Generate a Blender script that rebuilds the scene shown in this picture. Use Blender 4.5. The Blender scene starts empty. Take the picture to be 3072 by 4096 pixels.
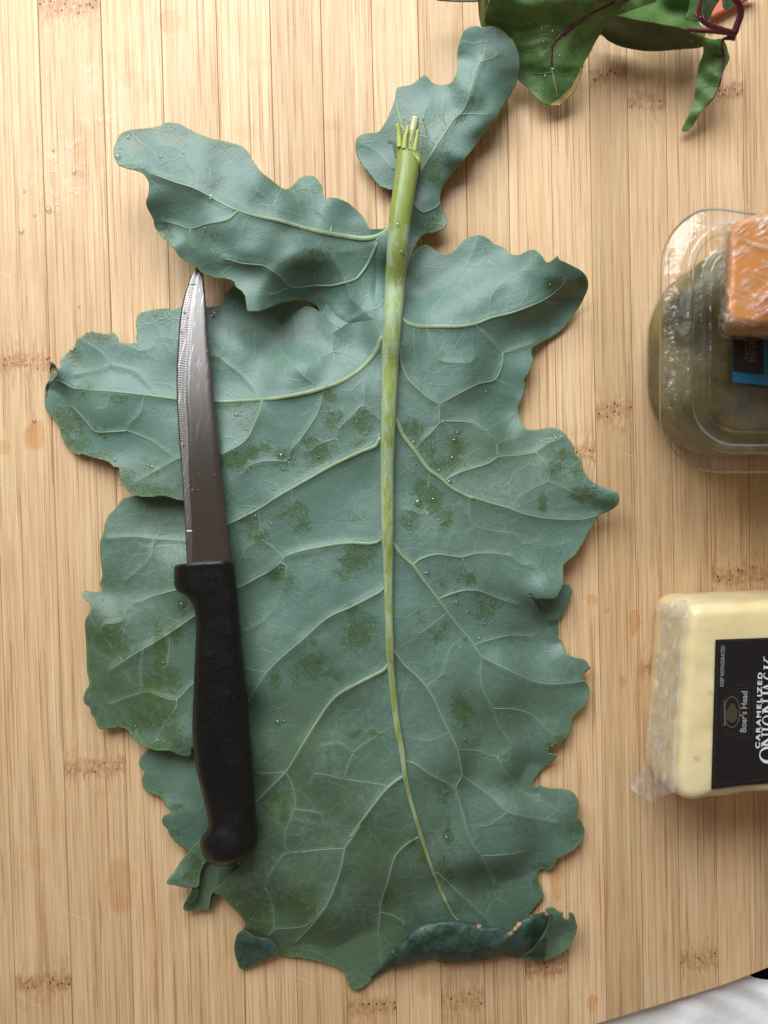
import bpy, math, random
import numpy as np
from mathutils import Vector, noise as mnoise

random.seed(7)
rng = np.random.default_rng(11)
SC = bpy.context.scene
COL = SC.collection

# ------------------------------------------------------------------ camera
CAM_D = 0.287                      # lens height above the board, metres
TILT = math.radians(-1.25)
VFOV = math.radians(67.0)
T = math.tan(VFOV / 2)
cam_d = bpy.data.cameras.new('camera')
cam = bpy.data.objects.new('camera', cam_d)
COL.objects.link(cam)
cam.location = (0, 0, CAM_D)
cam.rotation_euler = (TILT, 0, 0)
cam_d.sensor_fit = 'VERTICAL'
cam_d.sensor_height = 36.0
cam_d.sensor_width = 27.0
cam_d.lens = 18.0 / T
cam_d.clip_start = 0.01
cam_d.clip_end = 50
cam_d.dof.use_dof = True
cam_d.dof.focus_distance = CAM_D - 0.009
cam_d.dof.aperture_fstop = 7.5
SC.camera = cam

# ------------------------------------------------------------------ world + light
w = bpy.data.worlds.new('World')
SC.world = w
w.use_nodes = True
bg = w.node_tree.nodes['Background']
bg.inputs[0].default_value = (1.0, 0.81, 0.64, 1)
bg.inputs[1].default_value = 0.20

def area(name, loc, target, sx, sy, power, col):
    l = bpy.data.lights.new(name, 'AREA')
    l.shape = 'RECTANGLE'
    l.size, l.size_y = sx, sy
    l.energy = power
    l.color = col
    o = bpy.data.objects.new(name, l)
    COL.objects.link(o)
    o.location = loc
    o.rotation_euler = (Vector(target) - Vector(loc)).to_track_quat('-Z', 'Y').to_euler()
    return o

area('window_light', (-0.19, 0.56, 0.50), (0.0, 0.02, 0), 0.78, 0.48, 11.5, (0.90, 0.96, 1.0))

SC.view_settings.view_transform = 'Standard'
SC.view_settings.look = 'None'
SC.view_settings.exposure = 0.0
SC.view_settings.gamma = 1.0
SC.cycles.max_bounces = 10
SC.cycles.transparent_max_bounces = 24
SC.cycles.caustics_reflective = False
SC.cycles.caustics_refractive = False

# ------------------------------------------------------------------ helpers
CT, ST = math.cos(TILT), math.sin(TILT)

def P(px, py, z):
    """point in the place at height z (m) seen at photo pixel px,py (3072x4096)"""
    px = np.asarray(px, float); py = np.asarray(py, float); z = np.asarray(z, float)
    u = (px - 1536) / 2048 * T
    v = (2048 - py) / 2048 * T
    dy = v * CT + ST
    dz = v * ST - CT
    t = (z - CAM_D) / dz
    return np.stack([u * t, dy * t, z + 0 * t], -1)

CROPS = dict(A1=(0, 0, 1.6201), A2=(1024, 0, 1.6201), A3=(1800, 0, 1.3042), A4=(0, 1000, 1.6201),
             B1=(900, 900, 2.0738), B2=(1500, 900, 1.5082), B3=(200, 1900, 1.659), B4=(1400, 1900, 1.5082),
             C1=(500, 2900, 1.659), C2=(1400, 2900, 1.5082), C3=(2400, 700, 1.7009), C4=(2400, 2250, 2.0104),
             D1=(600, 1050, 1.77), D2=(600, 2200, 1.702), D3=(0, 3000, 1.6201), D4=(2200, 3400, 1.9025),
             E1=(1780, 0, 2.5523), E2=(2422, 0, 2.5523), E3=(2700, 780, 3.5672), E4=(2780, 2500, 3.161),
             E5=(2880, 1300, 7.901), E6=(1450, 350, 3.16), G1=(600, 3250, 2.37), G2=(1500, 3500, 1.8433),
             G3=(2000, 2100, 2.764), G4=(150, 1300, 2.7644), N=(0, 0, 1.0))

def cv(key, s):
    """'x,y x,y ...' in a crop -> photo pixels"""
    x0, y0, k = CROPS[key]
    a = np.array([[float(t) for t in q.split(',')] for q in s.split()])
    return np.stack([x0 + a[:, 0] / k, y0 + a[:, 1] / k], -1)

def cat(*a):
    return np.concatenate(a, 0)

def spline(p, closed=False, step=5.0):
    """Catmull-Rom resampled at about `step` pixels"""
    p = np.asarray(p, float)
    keep = [0]
    for i in range(1, len(p)):
        if np.hypot(*(p[i] - p[keep[-1]])[:2]) > 1.0:
            keep.append(i)
    p = p[keep]
    n = len(p)
    out = []
    for i in range(n if closed else n - 1):
        if closed:
            a, b, c, d = p[(i - 1) % n], p[i], p[(i + 1) % n], p[(i + 2) % n]
        else:
            b, c = p[i], p[i + 1]
            a = p[i - 1] if i > 0 else 2 * b - c
            d = p[i + 2] if i + 2 < n else 2 * c - b
        m = max(1, int(np.hypot(*(c - b)[:2]) / step))
        # centripetal-ish tangents keep sharp teeth from looping
        l0, l1, l2 = [max(1e-6, np.hypot(*(q - r)[:2])) for q, r in ((b, a), (c, b), (d, c))]
        m1 = (c - a) * (l1 / (l0 + l1)); m2 = (d - b) * (l1 / (l1 + l2))
        for k in range(m):
            t = k / m
            h1 = 2 * t ** 3 - 3 * t ** 2 + 1; h2 = t ** 3 - 2 * t ** 2 + t
            h3 = -2 * t ** 3 + 3 * t ** 2; h4 = t ** 3 - t ** 2
            out.append(h1 * b + h2 * m1 + h3 * c + h4 * m2)
    if not closed:
        out.append(p[-1])
    return np.array(out)

def mesh_raw(name, V, F):
    me = bpy.data.meshes.new(name)
    V = np.asarray(V, float)
    if isinstance(F, np.ndarray) and F.ndim == 2:
        nf, k = F.shape
        me.vertices.add(len(V)); me.vertices.foreach_set('co', V.astype(np.float32).ravel())
        me.loops.add(nf * k); me.loops.foreach_set('vertex_index', F.astype(np.int32).ravel())
        me.polygons.add(nf)
        me.polygons.foreach_set('loop_start', np.arange(0, nf * k, k, dtype=np.int32))
        me.update(calc_edges=True)
        me.validate()
    else:
        me.from_pydata([tuple(v) for v in V], [], [tuple(int(i) for i in f) for f in F])
    me.update()
    return me

def link(name, me, mat, parent=None, smooth=True, **props):
    o = bpy.data.objects.new(name, me)
    COL.objects.link(o)
    if mat is not None:
        for m in (mat if isinstance(mat, (list, tuple)) else [mat]):
            me.materials.append(m)
    if smooth:
        me.polygons.foreach_set('use_smooth', [True] * len(me.polygons))
    if parent is not None:
        o.parent = parent
        q, off = parent, Vector((0, 0, 0))
        while q is not None:
            off += Vector(q.location); q = q.parent
        o.location = -off
    for k, v in props.items():
        o[k] = v
    return o

def obj(name, V, F, mat, parent=None, smooth=True, **props):
    return link(name, mesh_raw(name, V, F), mat, parent, smooth, **props)

def thing(name, loc, label, cat_, group=None):
    o = bpy.data.objects.new(name, None)
    COL.objects.link(o)
    o.location = loc
    o.empty_display_size = 0.01
    o['label'] = label; o['category'] = cat_
    if group: o['group'] = group
    return o

def tag(o, label, cat_, group=None):
    o['label'] = label; o['category'] = cat_
    if group: o['group'] = group
    return o

def add_attr(me, name, vals):
    a = me.attributes.new(name, 'FLOAT', 'POINT')
    a.data.foreach_set('value', np.asarray(vals, np.float32))

# ---- shader helpers
def newmat(name):
    m = bpy.data.materials.new(name); m.use_nodes = True
    nt = m.node_tree; nt.nodes.clear()
    out = nt.nodes.new('ShaderNodeOutputMaterial')
    return m, nt, out

class G:
    """tiny node-graph writer"""
    def __init__(s, nt): s.nt = nt
    def n(s, typ, ins=None, **pr):
        nd = s.nt.nodes.new('ShaderNode' + typ)
        for k, v in pr.items(): setattr(nd, k, v)
        for k, v in (ins or {}).items():
            sk = nd.inputs[k]
            if isinstance(v, bpy.types.NodeSocket): s.nt.links.new(v, sk)
            else: sk.default_value = v
        return nd
    def math(s, op, a, b=0.0, c=0.0, clamp=False):
        return s.n('Math', {0: a, 1: b, 2: c}, operation=op, use_clamp=clamp).outputs[0]
    def ss(s, x, lo, hi, to0=0.0, to1=1.0):
        return s.n('MapRange', {0: x, 1: lo, 2: hi, 3: to0, 4: to1}, interpolation_type='SMOOTHSTEP').outputs[0]
    def mix(s, f, a, b, bt='MIX'):
        nd = s.nt.nodes.new('ShaderNodeMix'); nd.data_type = 'RGBA'; nd.blend_type = bt
        for k, v in ((0, f), (6, a), (7, b)):
            if isinstance(v, bpy.types.NodeSocket): s.nt.links.new(v, nd.inputs[k])
            else: nd.inputs[k].default_value = (tuple(v) + (1,))[:4] if k else v
        return nd.outputs[2]
    def attr(s, name, typ='GEOMETRY'):
        return s.n('Attribute', attribute_name=name, attribute_type=typ).outputs['Fac']
    def mm(s, sc=(1000, 1000, 1000)):
        tc = s.n('TexCoord')
        return s.n('VectorMath', {0: tc.outputs['Object'], 1: sc}, operation='MULTIPLY').outputs[0]
    def noise(s, vec, scale, detail=3.0, rough=0.55, dist=0.0):
        return s.n('TexNoise', {'Vector': vec, 'Scale': scale, 'Detail': detail, 'Roughness': rough, 'Distortion': dist}).outputs['Fac']
    def vor(s, vec, scale, feature='F1', rnd=1.0):
        return s.n('TexVoronoi', {'Vector': vec, 'Scale': scale, 'Randomness': rnd}, feature=feature).outputs['Distance']
    def vadd(s, a, b): return s.n('VectorMath', {0: a, 1: b}, operation='ADD').outputs[0]
    def vmul(s, a, b): return s.n('VectorMath', {0: a, 1: b}, operation='MULTIPLY').outputs[0]
    def warp(s, vec, scale, amt):
        nz = s.n('TexNoise', {'Vector': vec, 'Scale': scale, 'Detail': 2.0}).outputs['Color']
        d = s.n('VectorMath', {0: nz, 1: (0.5, 0.5, 0.5)}, operation='SUBTRACT').outputs[0]
        return s.vadd(vec, s.vmul(d, (amt, amt, amt)))
    def bump(s, h, dist, strength=1.0, normal=None):
        ins = {'Height': h, 'Distance': dist, 'Strength': strength}
        if normal is not None: ins['Normal'] = normal
        return s.n('Bump', ins).outputs[0]
    def bsdf(s, out, **k):
        ins = {}
        for a, b in k.items():
            ins[a.replace('_', ' ')] = (tuple(b) + (1,))[:4] if isinstance(b, tuple) and len(b) == 3 and 'Color' in a.replace('_', ' ') or (isinstance(b, tuple) and 'Tint' in a) else b
        nd = s.n('BsdfPrincipled', ins)
        s.nt.links.new(nd.outputs[0], out.inputs[0])
        return nd

def simple_mat(name, col, rough=0.5, var=0.12, vscale=0.6, bump=0.0, bscale=2.0, **k):
    m, nt, out = newmat(name); g = G(nt); v = g.mm()
    f = g.noise(v, vscale, 4)
    c = g.mix(f, tuple(x * (1 - var) for x in col), tuple(min(1, x * (1 + var)) for x in col))
    kw = dict(Base_Color=c, Roughness=rough); kw.update(k)
    if bump: kw['Normal'] = g.bump(g.noise(v, bscale, 5), bump * 0.001)
    g.bsdf(out, **kw)
    return m

# ------------------------------------------------------------------ materials: bamboo
STAINS = [  # photo pixel centre, radii, strength
    (215, 45, 42, 40, .9), (680, 90, 45, 48, .8), (790, 60, 30, 30, .35), (530, 320, 60, 40, .55), (560, 360, 45, 60, .45), (470, 250, 40, 45, .3),
    (142, 1742, 52, 62, .8), (10, 1790, 26, 42, .6), (2533, 2490, 20, 52, .9), (2490, 2728, 17, 26, .85), (2431, 2445, 10, 13, .6),
    (2371, 4010, 24, 38, .9), (2230, 3520, 34, 95, .7), (1690, 3960, 28, 40, .5), (480, 3540, 66, 120, .55), (2370, 2398, 20, 28, .75),
    (2432, 2444, 9, 11, .5), (2481, 1722, 18, 20, .6), (2325, 2190, 22, 60, .45), (320, 560, 50, 80, .5), (390, 590, 26, 110, .6),
    (1320, 500, 60, 22, .5), (1050, 250, 50, 30, .3), (990, 520, 40, 30, .45), (2480, 2760, 30, 20, .0), (140, 3430, 70, 40, .3),
    (2000, 480, 30, 60, .35), (1860, 600, 40, 30, .4), (1800, 110, 60, 30, .3), (320, 690, 18, 18, .8), (2900, 3420, 60, 120, .2)]
WETS = [(300, 600, 110, 90), (200, 830, 70, 60), (90, 915, 30, 40), (300, 700, 60, 40), (240, 700, 160, 150), (360, 320, 40, 60), (420, 480, 90, 70)]

def bamboo_mat():
    m, nt, out = newmat('bamboo_wood'); g = G(nt)
    tc = g.n('TexCoord')
    v = g.n('VectorMath', {0: tc.outputs['Object'], 1: (1000, 1000, 1000)}, operation='MULTIPLY').outputs[0]
    rnd = g.n('ObjectInfo').outputs['Random']
    off = g.n('CombineXYZ', {0: g.math('MULTIPLY', rnd, 317.0), 1: g.math('MULTIPLY', rnd, 911.0), 2: g.math('MULTIPLY', rnd, 57.0)}).outputs[0]
    vo = g.vadd(v, off)
    # node (knuckle) distance along the strip
    sep = g.n('SeparateXYZ', {0: v})
    y, x = sep.outputs[1], sep.outputs[0]
    skew = g.math('MULTIPLY', g.math('SUBTRACT', g.noise(g.vmul(vo, (0.12, 0.0, 0)), 1.0, 1), .5), 6.0)
    yy = g.math('ADD', y, skew)
    da = g.math('ABSOLUTE', g.math('SUBTRACT', yy, g.attr('node_a', 'OBJECT')))
    db = g.math('ABSOLUTE', g.math('SUBTRACT', yy, g.attr('node_b', 'OBJECT')))
    dn = g.math('MINIMUM', da, db)
    near = g.ss(dn, 2.0, 16.0, 1.0, 0.0)
    core = g.ss(dn, 1.2, 4.6, 1.0, 0.0)
    # fibres: fine streaks, broken along the grain
    f1 = g.noise(g.vmul(vo, (1.5, 0.009, 1)), 1.0, 3.5, .72)
    f2 = g.noise(g.vmul(vo, (0.75, 0.02, 1)), 1.0, 2, .5)
    f3 = g.noise(g.vmul(vo, (3.4, 0.05, 1)), 1.0, 2, .6)
    short = g.noise(g.vmul(vo, (1.7, 0.16, 1)), 1.0, 2, .6)
    s1 = g.ss(f1, .535, .60)
    s2 = g.ss(f3, .52, .66)
    brk = g.ss(g.noise(g.vmul(vo, (0.5, 0.03, 1)), 1.0, 3), .38, .6)
    streak = g.math('MULTIPLY', s1, g.math('MULTIPLY_ADD', brk, .75, .25))
    streak = g.math('MAXIMUM', streak, g.math('MULTIPLY', s2, .38))
    sn = g.math('MULTIPLY', g.ss(short, .5, .62), near)
    streak = g.math('MAXIMUM', streak, g.math('MULTIPLY', sn, .85))
    base = g.mix(g.ss(f2, .3, .7), (.712, .497, .290), (.622, .400, .211))
    tone = g.math('MULTIPLY_ADD', rnd, .30, .84)
    base = g.mix(1.0, base, g.n('CombineXYZ', {0: tone, 1: g.math('MULTIPLY_ADD', tone, 1.05, -.05), 2: g.math('MULTIPLY_ADD', tone, 1.25, -.25)}).outputs[0], 'MULTIPLY')
    pale = g.ss(g.noise(g.vmul(vo, (2.1, 0.01, 1)), 1.0, 2), .56, .68)
    base = g.mix(g.math('MULTIPLY', pale, .45), base, (.80, .66, .44))
    c = g.mix(g.math('MULTIPLY', streak, .70), base, (.355, .145, .055))
    cloud = g.noise(g.vmul(v, (.03, .018, 1)), 1.0, 4, .6)
    c = g.mix(g.ss(cloud, .45, .75, 0, .28), c, (.52, .29, .13))
    # knuckle band
    c = g.mix(g.math('MULTIPLY', core, g.ss(g.noise(g.vmul(vo, (.6, .5, 1)), 1.0, 4, .7), .38, .62, .1, .85)), c, (.40, .20, .09))
    dots = g.vor(g.vmul(vo, (.55, .42, 1)), 1.0)
    dm = g.math('MULTIPLY', g.ss(dots, .14, .26, 1, 0), g.ss(dn, 1.6, 3.6, 1, 0))
    c = g.mix(g.math('MULTIPLY', dm, .9), c, (.075, .035, .02))
    # knife scratches
    rot = g.n('VectorRotate', {'Vector': v, 'Angle': math.radians(-28)}, rotation_type='Z_AXIS').outputs[0]
    sc1 = g.noise(g.vmul(rot, (.02, 2.6, 1)), 1.0, 2, .5)
    scm = g.ss(g.noise(v, .012, 2), .42, .62)
    scr = g.math('MULTIPLY', g.ss(sc1, .66, .71), scm)
    c = g.mix(g.math('MULTIPLY', scr, .35), c, (.38, .20, .09))
    rot2 = g.n('VectorRotate', {'Vector': v, 'Angle': math.radians(24)}, rotation_type='Z_AXIS').outputs[0]
    sc2 = g.ss(g.noise(g.vmul(rot2, (.035, 1.7, 1)), 1.0, 1, .5), .735, .75)
    sc2 = g.math('MULTIPLY', sc2, g.ss(g.noise(v, .02, 2), .5, .6))
    c = g.mix(g.math('MULTIPLY', sc2, .55), c, (.86, .70, .48))
    # stains and wet patches (world positions on the board)
    wv = g.n('NewGeometry').outputs['Position']
    wv = g.vmul(wv, (1000, 1000, 0))
    ww = g.warp(wv, .11, 5.0)
    def blob(px, py, rx, ry):
        q = P(px, py, 0.0) * 1000
        k = 0.0926
        d = g.n('VectorMath', {0: ww, 1: (float(q[0]), float(q[1]), 0)}, operation='SUBTRACT').outputs[0]
        d = g.vmul(d, (1 / (rx * k), 1 / (ry * k), 0))
        return g.n('VectorMath', {0: d}, operation='LENGTH').outputs['Value']
    acc = None
    for px, py, rx, ry, st in STAINS:
        if st <= 0: continue
        b = g.n('MapRange', {0: blob(px, py, rx, ry), 1: .86, 2: 1.05, 3: st, 4: 0.0}).outputs[0]
        acc = b if acc is None else g.math('MAXIMUM', acc, b)
    acc = g.math('MULTIPLY', acc, g.ss(g.noise(wv, .16, 3), .25, .6, .45, 1))
    c = g.mix(g.math('MULTIPLY', acc, .75), c, g.mix(1.0, c, (.86, .62, .36), 'MULTIPLY'))
    wet = None
    for px, py, rx, ry in WETS:
        b = g.n('MapRange', {0: blob(px, py, rx, ry), 1: .55, 2: 1.1, 3: 1.0, 4: 0.0}).outputs[0]
        wet = b if wet is None else g.math('MAXIMUM', wet, b)
    wet = g.math('MULTIPLY', wet, g.ss(g.noise(wv, .22, 4, .65), .50, .60))
    film = g.math('MAXIMUM', wet, g.math('MULTIPLY', acc, .5))
    rough = g.math('SUBTRACT', g.ss(f1, .3, .7, .50, .42), g.math('MULTIPLY', film, .27))
    h = g.math('SUBTRACT', g.math('MULTIPLY', f3, .6), streak)
    h = g.math('SUBTRACT', h, g.math('MULTIPLY', dm, 2.0))
    nb = g.bump(h, .00006, .7)
    nb = g.bump(g.math('MULTIPLY', wet, g.noise(wv, .9, 3)), .0003, .3, nb)
    g.bsdf(out, Base_Color=c, Roughness=rough, Specular_IOR_Level=.42, Normal=nb)
    return m

M_BAMBOO = bamboo_mat()

# ------------------------------------------------------------------ materials: kale
def kale_mat(name='kale_underside'):
    m, nt, out = newmat(name); g = G(nt); v = g.mm()
    rub, edge, vein, burn = g.attr('rub'), g.attr('edge'), g.attr('vein'), g.attr('burn')
    wv = g.warp(v, .09, 6.0)
    n0 = g.noise(v, .03, 3)
    n1 = g.noise(v, .5, 5, .65)
    n2 = g.noise(v, 2.2, 3, .6)
    n00 = g.noise(v, .011, 3)
    bluegreen = g.math('ADD', g.attr('bluegreen'), g.math('MULTIPLY', g.math('SUBTRACT', n00, .5), 1.6))
    c = g.mix(g.ss(bluegreen, .1, .9), (.074, .132, .070), (.097, .190, .152))  # low values darker olive, high values blue-green
    c = g.mix(g.ss(n0, .35, .65, 0, .4), c, g.mix(g.ss(bluegreen, .1, .9), (.095, .160, .088), (.125, .212, .165)))
    c = g.mix(g.math('MULTIPLY', g.math('MULTIPLY', g.ss(n1, .38, .68), g.ss(g.noise(v, .045, 4, .6), .35, .65)), .55), c, (.165, .255, .215))
    c = g.mix(g.ss(n2, .45, .75, 0, .16), c, (.07, .14, .09))
    # net of small veins
    e1 = g.vor(wv, .105, 'DISTANCE_TO_EDGE'); e2 = g.vor(g.warp(v, .3, 2.0), .33, 'DISTANCE_TO_EDGE')
    l1 = g.ss(e1, .006, .055, 1, 0); l2 = g.ss(e2, .02, .09, 1, 0)
    gate = g.ss(g.noise(v, .055, 2), .30, .66, 0, 1)
    l1g = g.math('MULTIPLY', l1, gate)
    c = g.mix(g.math('MULTIPLY', l1g, .32), c, (.160, .258, .185))
    c = g.mix(g.math('MULTIPLY', vein, .28), c, (.165, .26, .17))
    # bloom rubbed off: dark fresh green, speckled along the small veins
    sp = g.noise(v, 1.9, 4, .75); sp2 = g.noise(v, .30, 4, .6)
    mk = g.math('ADD', rub, g.math('MULTIPLY', g.math('SUBTRACT', sp, .5), 2.7))
    mk = g.math('ADD', mk, g.math('MULTIPLY', g.math('SUBTRACT', sp2, .5), .9))
    mk = g.math('ADD', mk, g.math('MULTIPLY', l2, .30))
    cr = g.n('SeparateColor', {0: g.n('TexVoronoi', {'Vector': g.warp(v, .3, 2.0), 'Scale': .33}).outputs['Color']}).outputs[0]
    mk = g.math('ADD', mk, g.math('MULTIPLY', g.math('SUBTRACT', cr, .55), .30))
    rm = g.math('MULTIPLY', g.ss(mk, .44, .70), g.ss(rub, .08, .4))
    c = g.mix(g.math('MULTIPLY', rm, .72), c, g.mix(g.ss(n1, .3, .7), (.042, .082, .016), (.068, .115, .028)))
    c = g.mix(g.math('MULTIPLY', edge, .75), c, (.135, .215, .060))
    c = g.mix(g.math('MULTIPLY', burn, g.ss(n1, .3, .6)), c, (.42, .25, .12))
    h = g.math('ADD', g.math('MULTIPLY', l1g, 1.0), g.math('MULTIPLY', l2, .30))
    nb = g.bump(h, .00007, .6)
    nb = g.bump(g.noise(v, 1.0, 5, .65), .00022, .55, nb)
    rough = g.math('SUBTRACT', .50, g.math('MULTIPLY', rm, .14))
    b = g.bsdf(out, Base_Color=c, Roughness=rough, Specular_IOR_Level=.75, Normal=nb)
    b.inputs['Subsurface Weight'].default_value = 0.0
    tr = g.n('BsdfTranslucent', {'Color': (.10, .20, .04, 1)})
    mx = g.n('MixShader', {0: .10, 1: b.outputs[0], 2: tr.outputs[0]})
    nt.links.new(mx.outputs[0], out.inputs[0])
    return m

def kale_top_mat():
    m, nt, out = newmat('kale_topside'); g = G(nt); v = g.mm()
    burn = g.attr('burn'); edge = g.attr('edge')
    a = g.noise(v, .16, 4, .6, .6); b_ = g.noise(v, .6, 4, .65)
    c = g.mix(g.ss(a, .36, .58), (.018, .046, .024), (.040, .080, .064))
    c = g.mix(g.ss(b_, .45, .7, 0, .4), c, (.070, .115, .115))
    c = g.mix(g.math('MULTIPLY', edge, .5), c, (.10, .13, .04))
    c = g.mix(g.ss(g.math('ADD', burn, g.math('MULTIPLY', g.math('SUBTRACT', b_, .5), 1.0)), .35, .75), c, (.42, .25, .12))
    e1 = g.vor(g.warp(v, .1, 5), .16, 'DISTANCE_TO_EDGE')
    nb = g.bump(g.ss(e1, .02, .3), .00022, .5)
    nb = g.bump(b_, .00022, .5, nb)
    g.bsdf(out, Base_Color=c, Roughness=.50, Specular_IOR_Level=.45, Normal=nb)
    return m

def vein_mat(name, c1, c2):
    m, nt, out = newmat(name); g = G(nt); v = g.mm()
    n = g.noise(v, .22, 4, .6)
    c = g.mix(g.ss(n, .35, .65), c1, c2)
    thick = g.attr('thick')
    c = g.mix(thick, (.158, .255, .190), c)
    c = g.mix(g.math('MULTIPLY', g.ss(g.attr('rub'), .35, .8), g.math('MULTIPLY_ADD', thick, -.6, .85)), c, (.055, .105, .026))
    g.bsdf(out, Base_Color=c, Roughness=.42, Normal=g.bump(g.noise(v, 1.2, 4), .00012, .6))
    return m

def stem_mat():
    m, nt, out = newmat('kale_stem'); g = G(nt); v = g.mm()
    side = g.attr('side'); bloom = g.attr('bloom')
    st = g.noise(g.vmul(v, (1.1, .07, 1.1)), 1.0, 4, .6)
    n1 = g.noise(g.vmul(v, (.5, .12, .5)), 1.0, 4, .6)
    g1 = g.mix(st, (.165, .225, .038), (.275, .325, .072))
    g1 = g.mix(g.ss(n1, .45, .7, 0, .6), g1, (.12, .20, .03))
    mk = g.math('ADD', bloom, g.math('MULTIPLY', g.math('SUBTRACT', n1, .5), 1.7))
    mk = g.ss(mk, .36, .66)
    c = g.mix(g.math('MULTIPLY', mk, .72), g1, (.320, .405, .275))
    g.bsdf(out, Base_Color=c, Roughness=g.math('MULTIPLY_ADD', mk, .22, .38), Normal=g.bump(st, .00025, .5))
    return m

M_KALE = kale_mat(); M_KTOP = kale_top_mat()
M_VEIN = vein_mat('kale_vein', (.205, .285, .125), (.270, .355, .220))
M_STEM = stem_mat()

# ------------------------------------------------------------------ rasters over the photo frame (grid step 6 px)
STEP = 6
RX0, RY0 = -60, -120
RW, RH = (3200 + 60) // STEP, (4200 + 120) // STEP
GXv = RX0 + STEP * np.arange(RW); GYv = RY0 + STEP * np.arange(RH)
GX, GY = np.meshgrid(GXv, GYv)

def samp(R, px, py):
    fx = np.clip((np.asarray(px) - RX0) / STEP, 0, RW - 1.001); fy = np.clip((np.asarray(py) - RY0) / STEP, 0, RH - 1.001)
    i = fx.astype(int); j = fy.astype(int); a = fx - i; b = fy - j
    return R[j, i] * (1 - a) * (1 - b) + R[j, i + 1] * a * (1 - b) + R[j + 1, i] * (1 - a) * b + R[j + 1, i + 1] * a * b

def dist_raster(polys, reach=90):
    D = np.full((RH, RW), 1e3)
    for p in polys:
        p = np.asarray(p)
        for a, b in zip(p[:-1], p[1:]):
            i0 = max(0, int((min(a[0], b[0]) - reach - RX0) / STEP)); i1 = min(RW, int((max(a[0], b[0]) + reach - RX0) / STEP) + 2)
            j0 = max(0, int((min(a[1], b[1]) - reach - RY0) / STEP)); j1 = min(RH, int((max(a[1], b[1]) + reach - RY0) / STEP) + 2)
            if i0 >= i1 or j0 >= j1: continue
            X = GX[j0:j1, i0:i1]; Y = GY[j0:j1, i0:i1]
            d = b - a; L = max(1e-9, d @ d)
            t = np.clip(((X - a[0]) * d[0] + (Y - a[1]) * d[1]) / L, 0, 1)
            q = np.hypot(X - a[0] - t * d[0], Y - a[1] - t * d[1])
            D[j0:j1, i0:i1] = np.minimum(D[j0:j1, i0:i1], q)
    return D

def blur(R, n=3, r=3):
    for _ in range(n):
        for ax in (0, 1):
            c = np.cumsum(np.pad(R, [(r + 1, r) if k == ax else (0, 0) for k in (0, 1)], mode='edge'), axis=ax)
            R = (np.take(c, range(2 * r + 1, c.shape[ax]), ax) - np.take(c, range(0, c.shape[ax] - 2 * r - 1), ax)) / (2 * r + 1)
    return R

def idw(s, soft=45.0):
    """'x,y,z ...' heights in mm -> raster in metres"""
    a = np.array([[float(t) for t in q.split(',')] for q in s.split()])
    sub = 3
    X = GX[::sub, ::sub]; Y = GY[::sub, ::sub]
    num = np.zeros(X.shape); den = np.zeros(X.shape)
    for x, y, z in a:
        wgt = 1.0 / ((X - x) ** 2 + (Y - y) ** 2 + soft ** 2) ** 2
        num += wgt * z; den += wgt
    R = num / den
    ii = np.minimum((np.arange(RW) / sub), R.shape[1] - 1.001); jj = np.minimum((np.arange(RH) / sub), R.shape[0] - 1.001)
    i = ii.astype(int); j = jj.astype(int); fa = (ii - i)[None, :]; fb = (jj - j)[:, None]
    full = R[j][:, i] * (1 - fa) * (1 - fb) + R[j][:, i + 1] * fa * (1 - fb) + R[j + 1][:, i] * (1 - fa) * fb + R[j + 1][:, i + 1] * fa * fb
    return blur(full, 2, 4) * 0.001

def value_noise(scale, seed):
    r = np.random.default_rng(seed)
    n = r.random((RH * STEP // scale + 3, RW * STEP // scale + 3))
    fx = np.arange(RW) * STEP / scale; fy = np.arange(RH) * STEP / scale
    i = fx.astype(int); j = fy.astype(int); a = (fx - i)[None, :]; b = (fy - j)[:, None]
    a = a * a * (3 - 2 * a); b = b * b * (3 - 2 * b)
    return n[j][:, i] * (1 - a) * (1 - b) + n[j][:, i + 1] * a * (1 - b) + n[j + 1][:, i] * (1 - a) * b + n[j + 1][:, i + 1] * a * b - .5

WOB = value_noise(190, 1) * .0018 + value_noise(80, 2) * .00035 + value_noise(34, 3) * .00012

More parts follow.
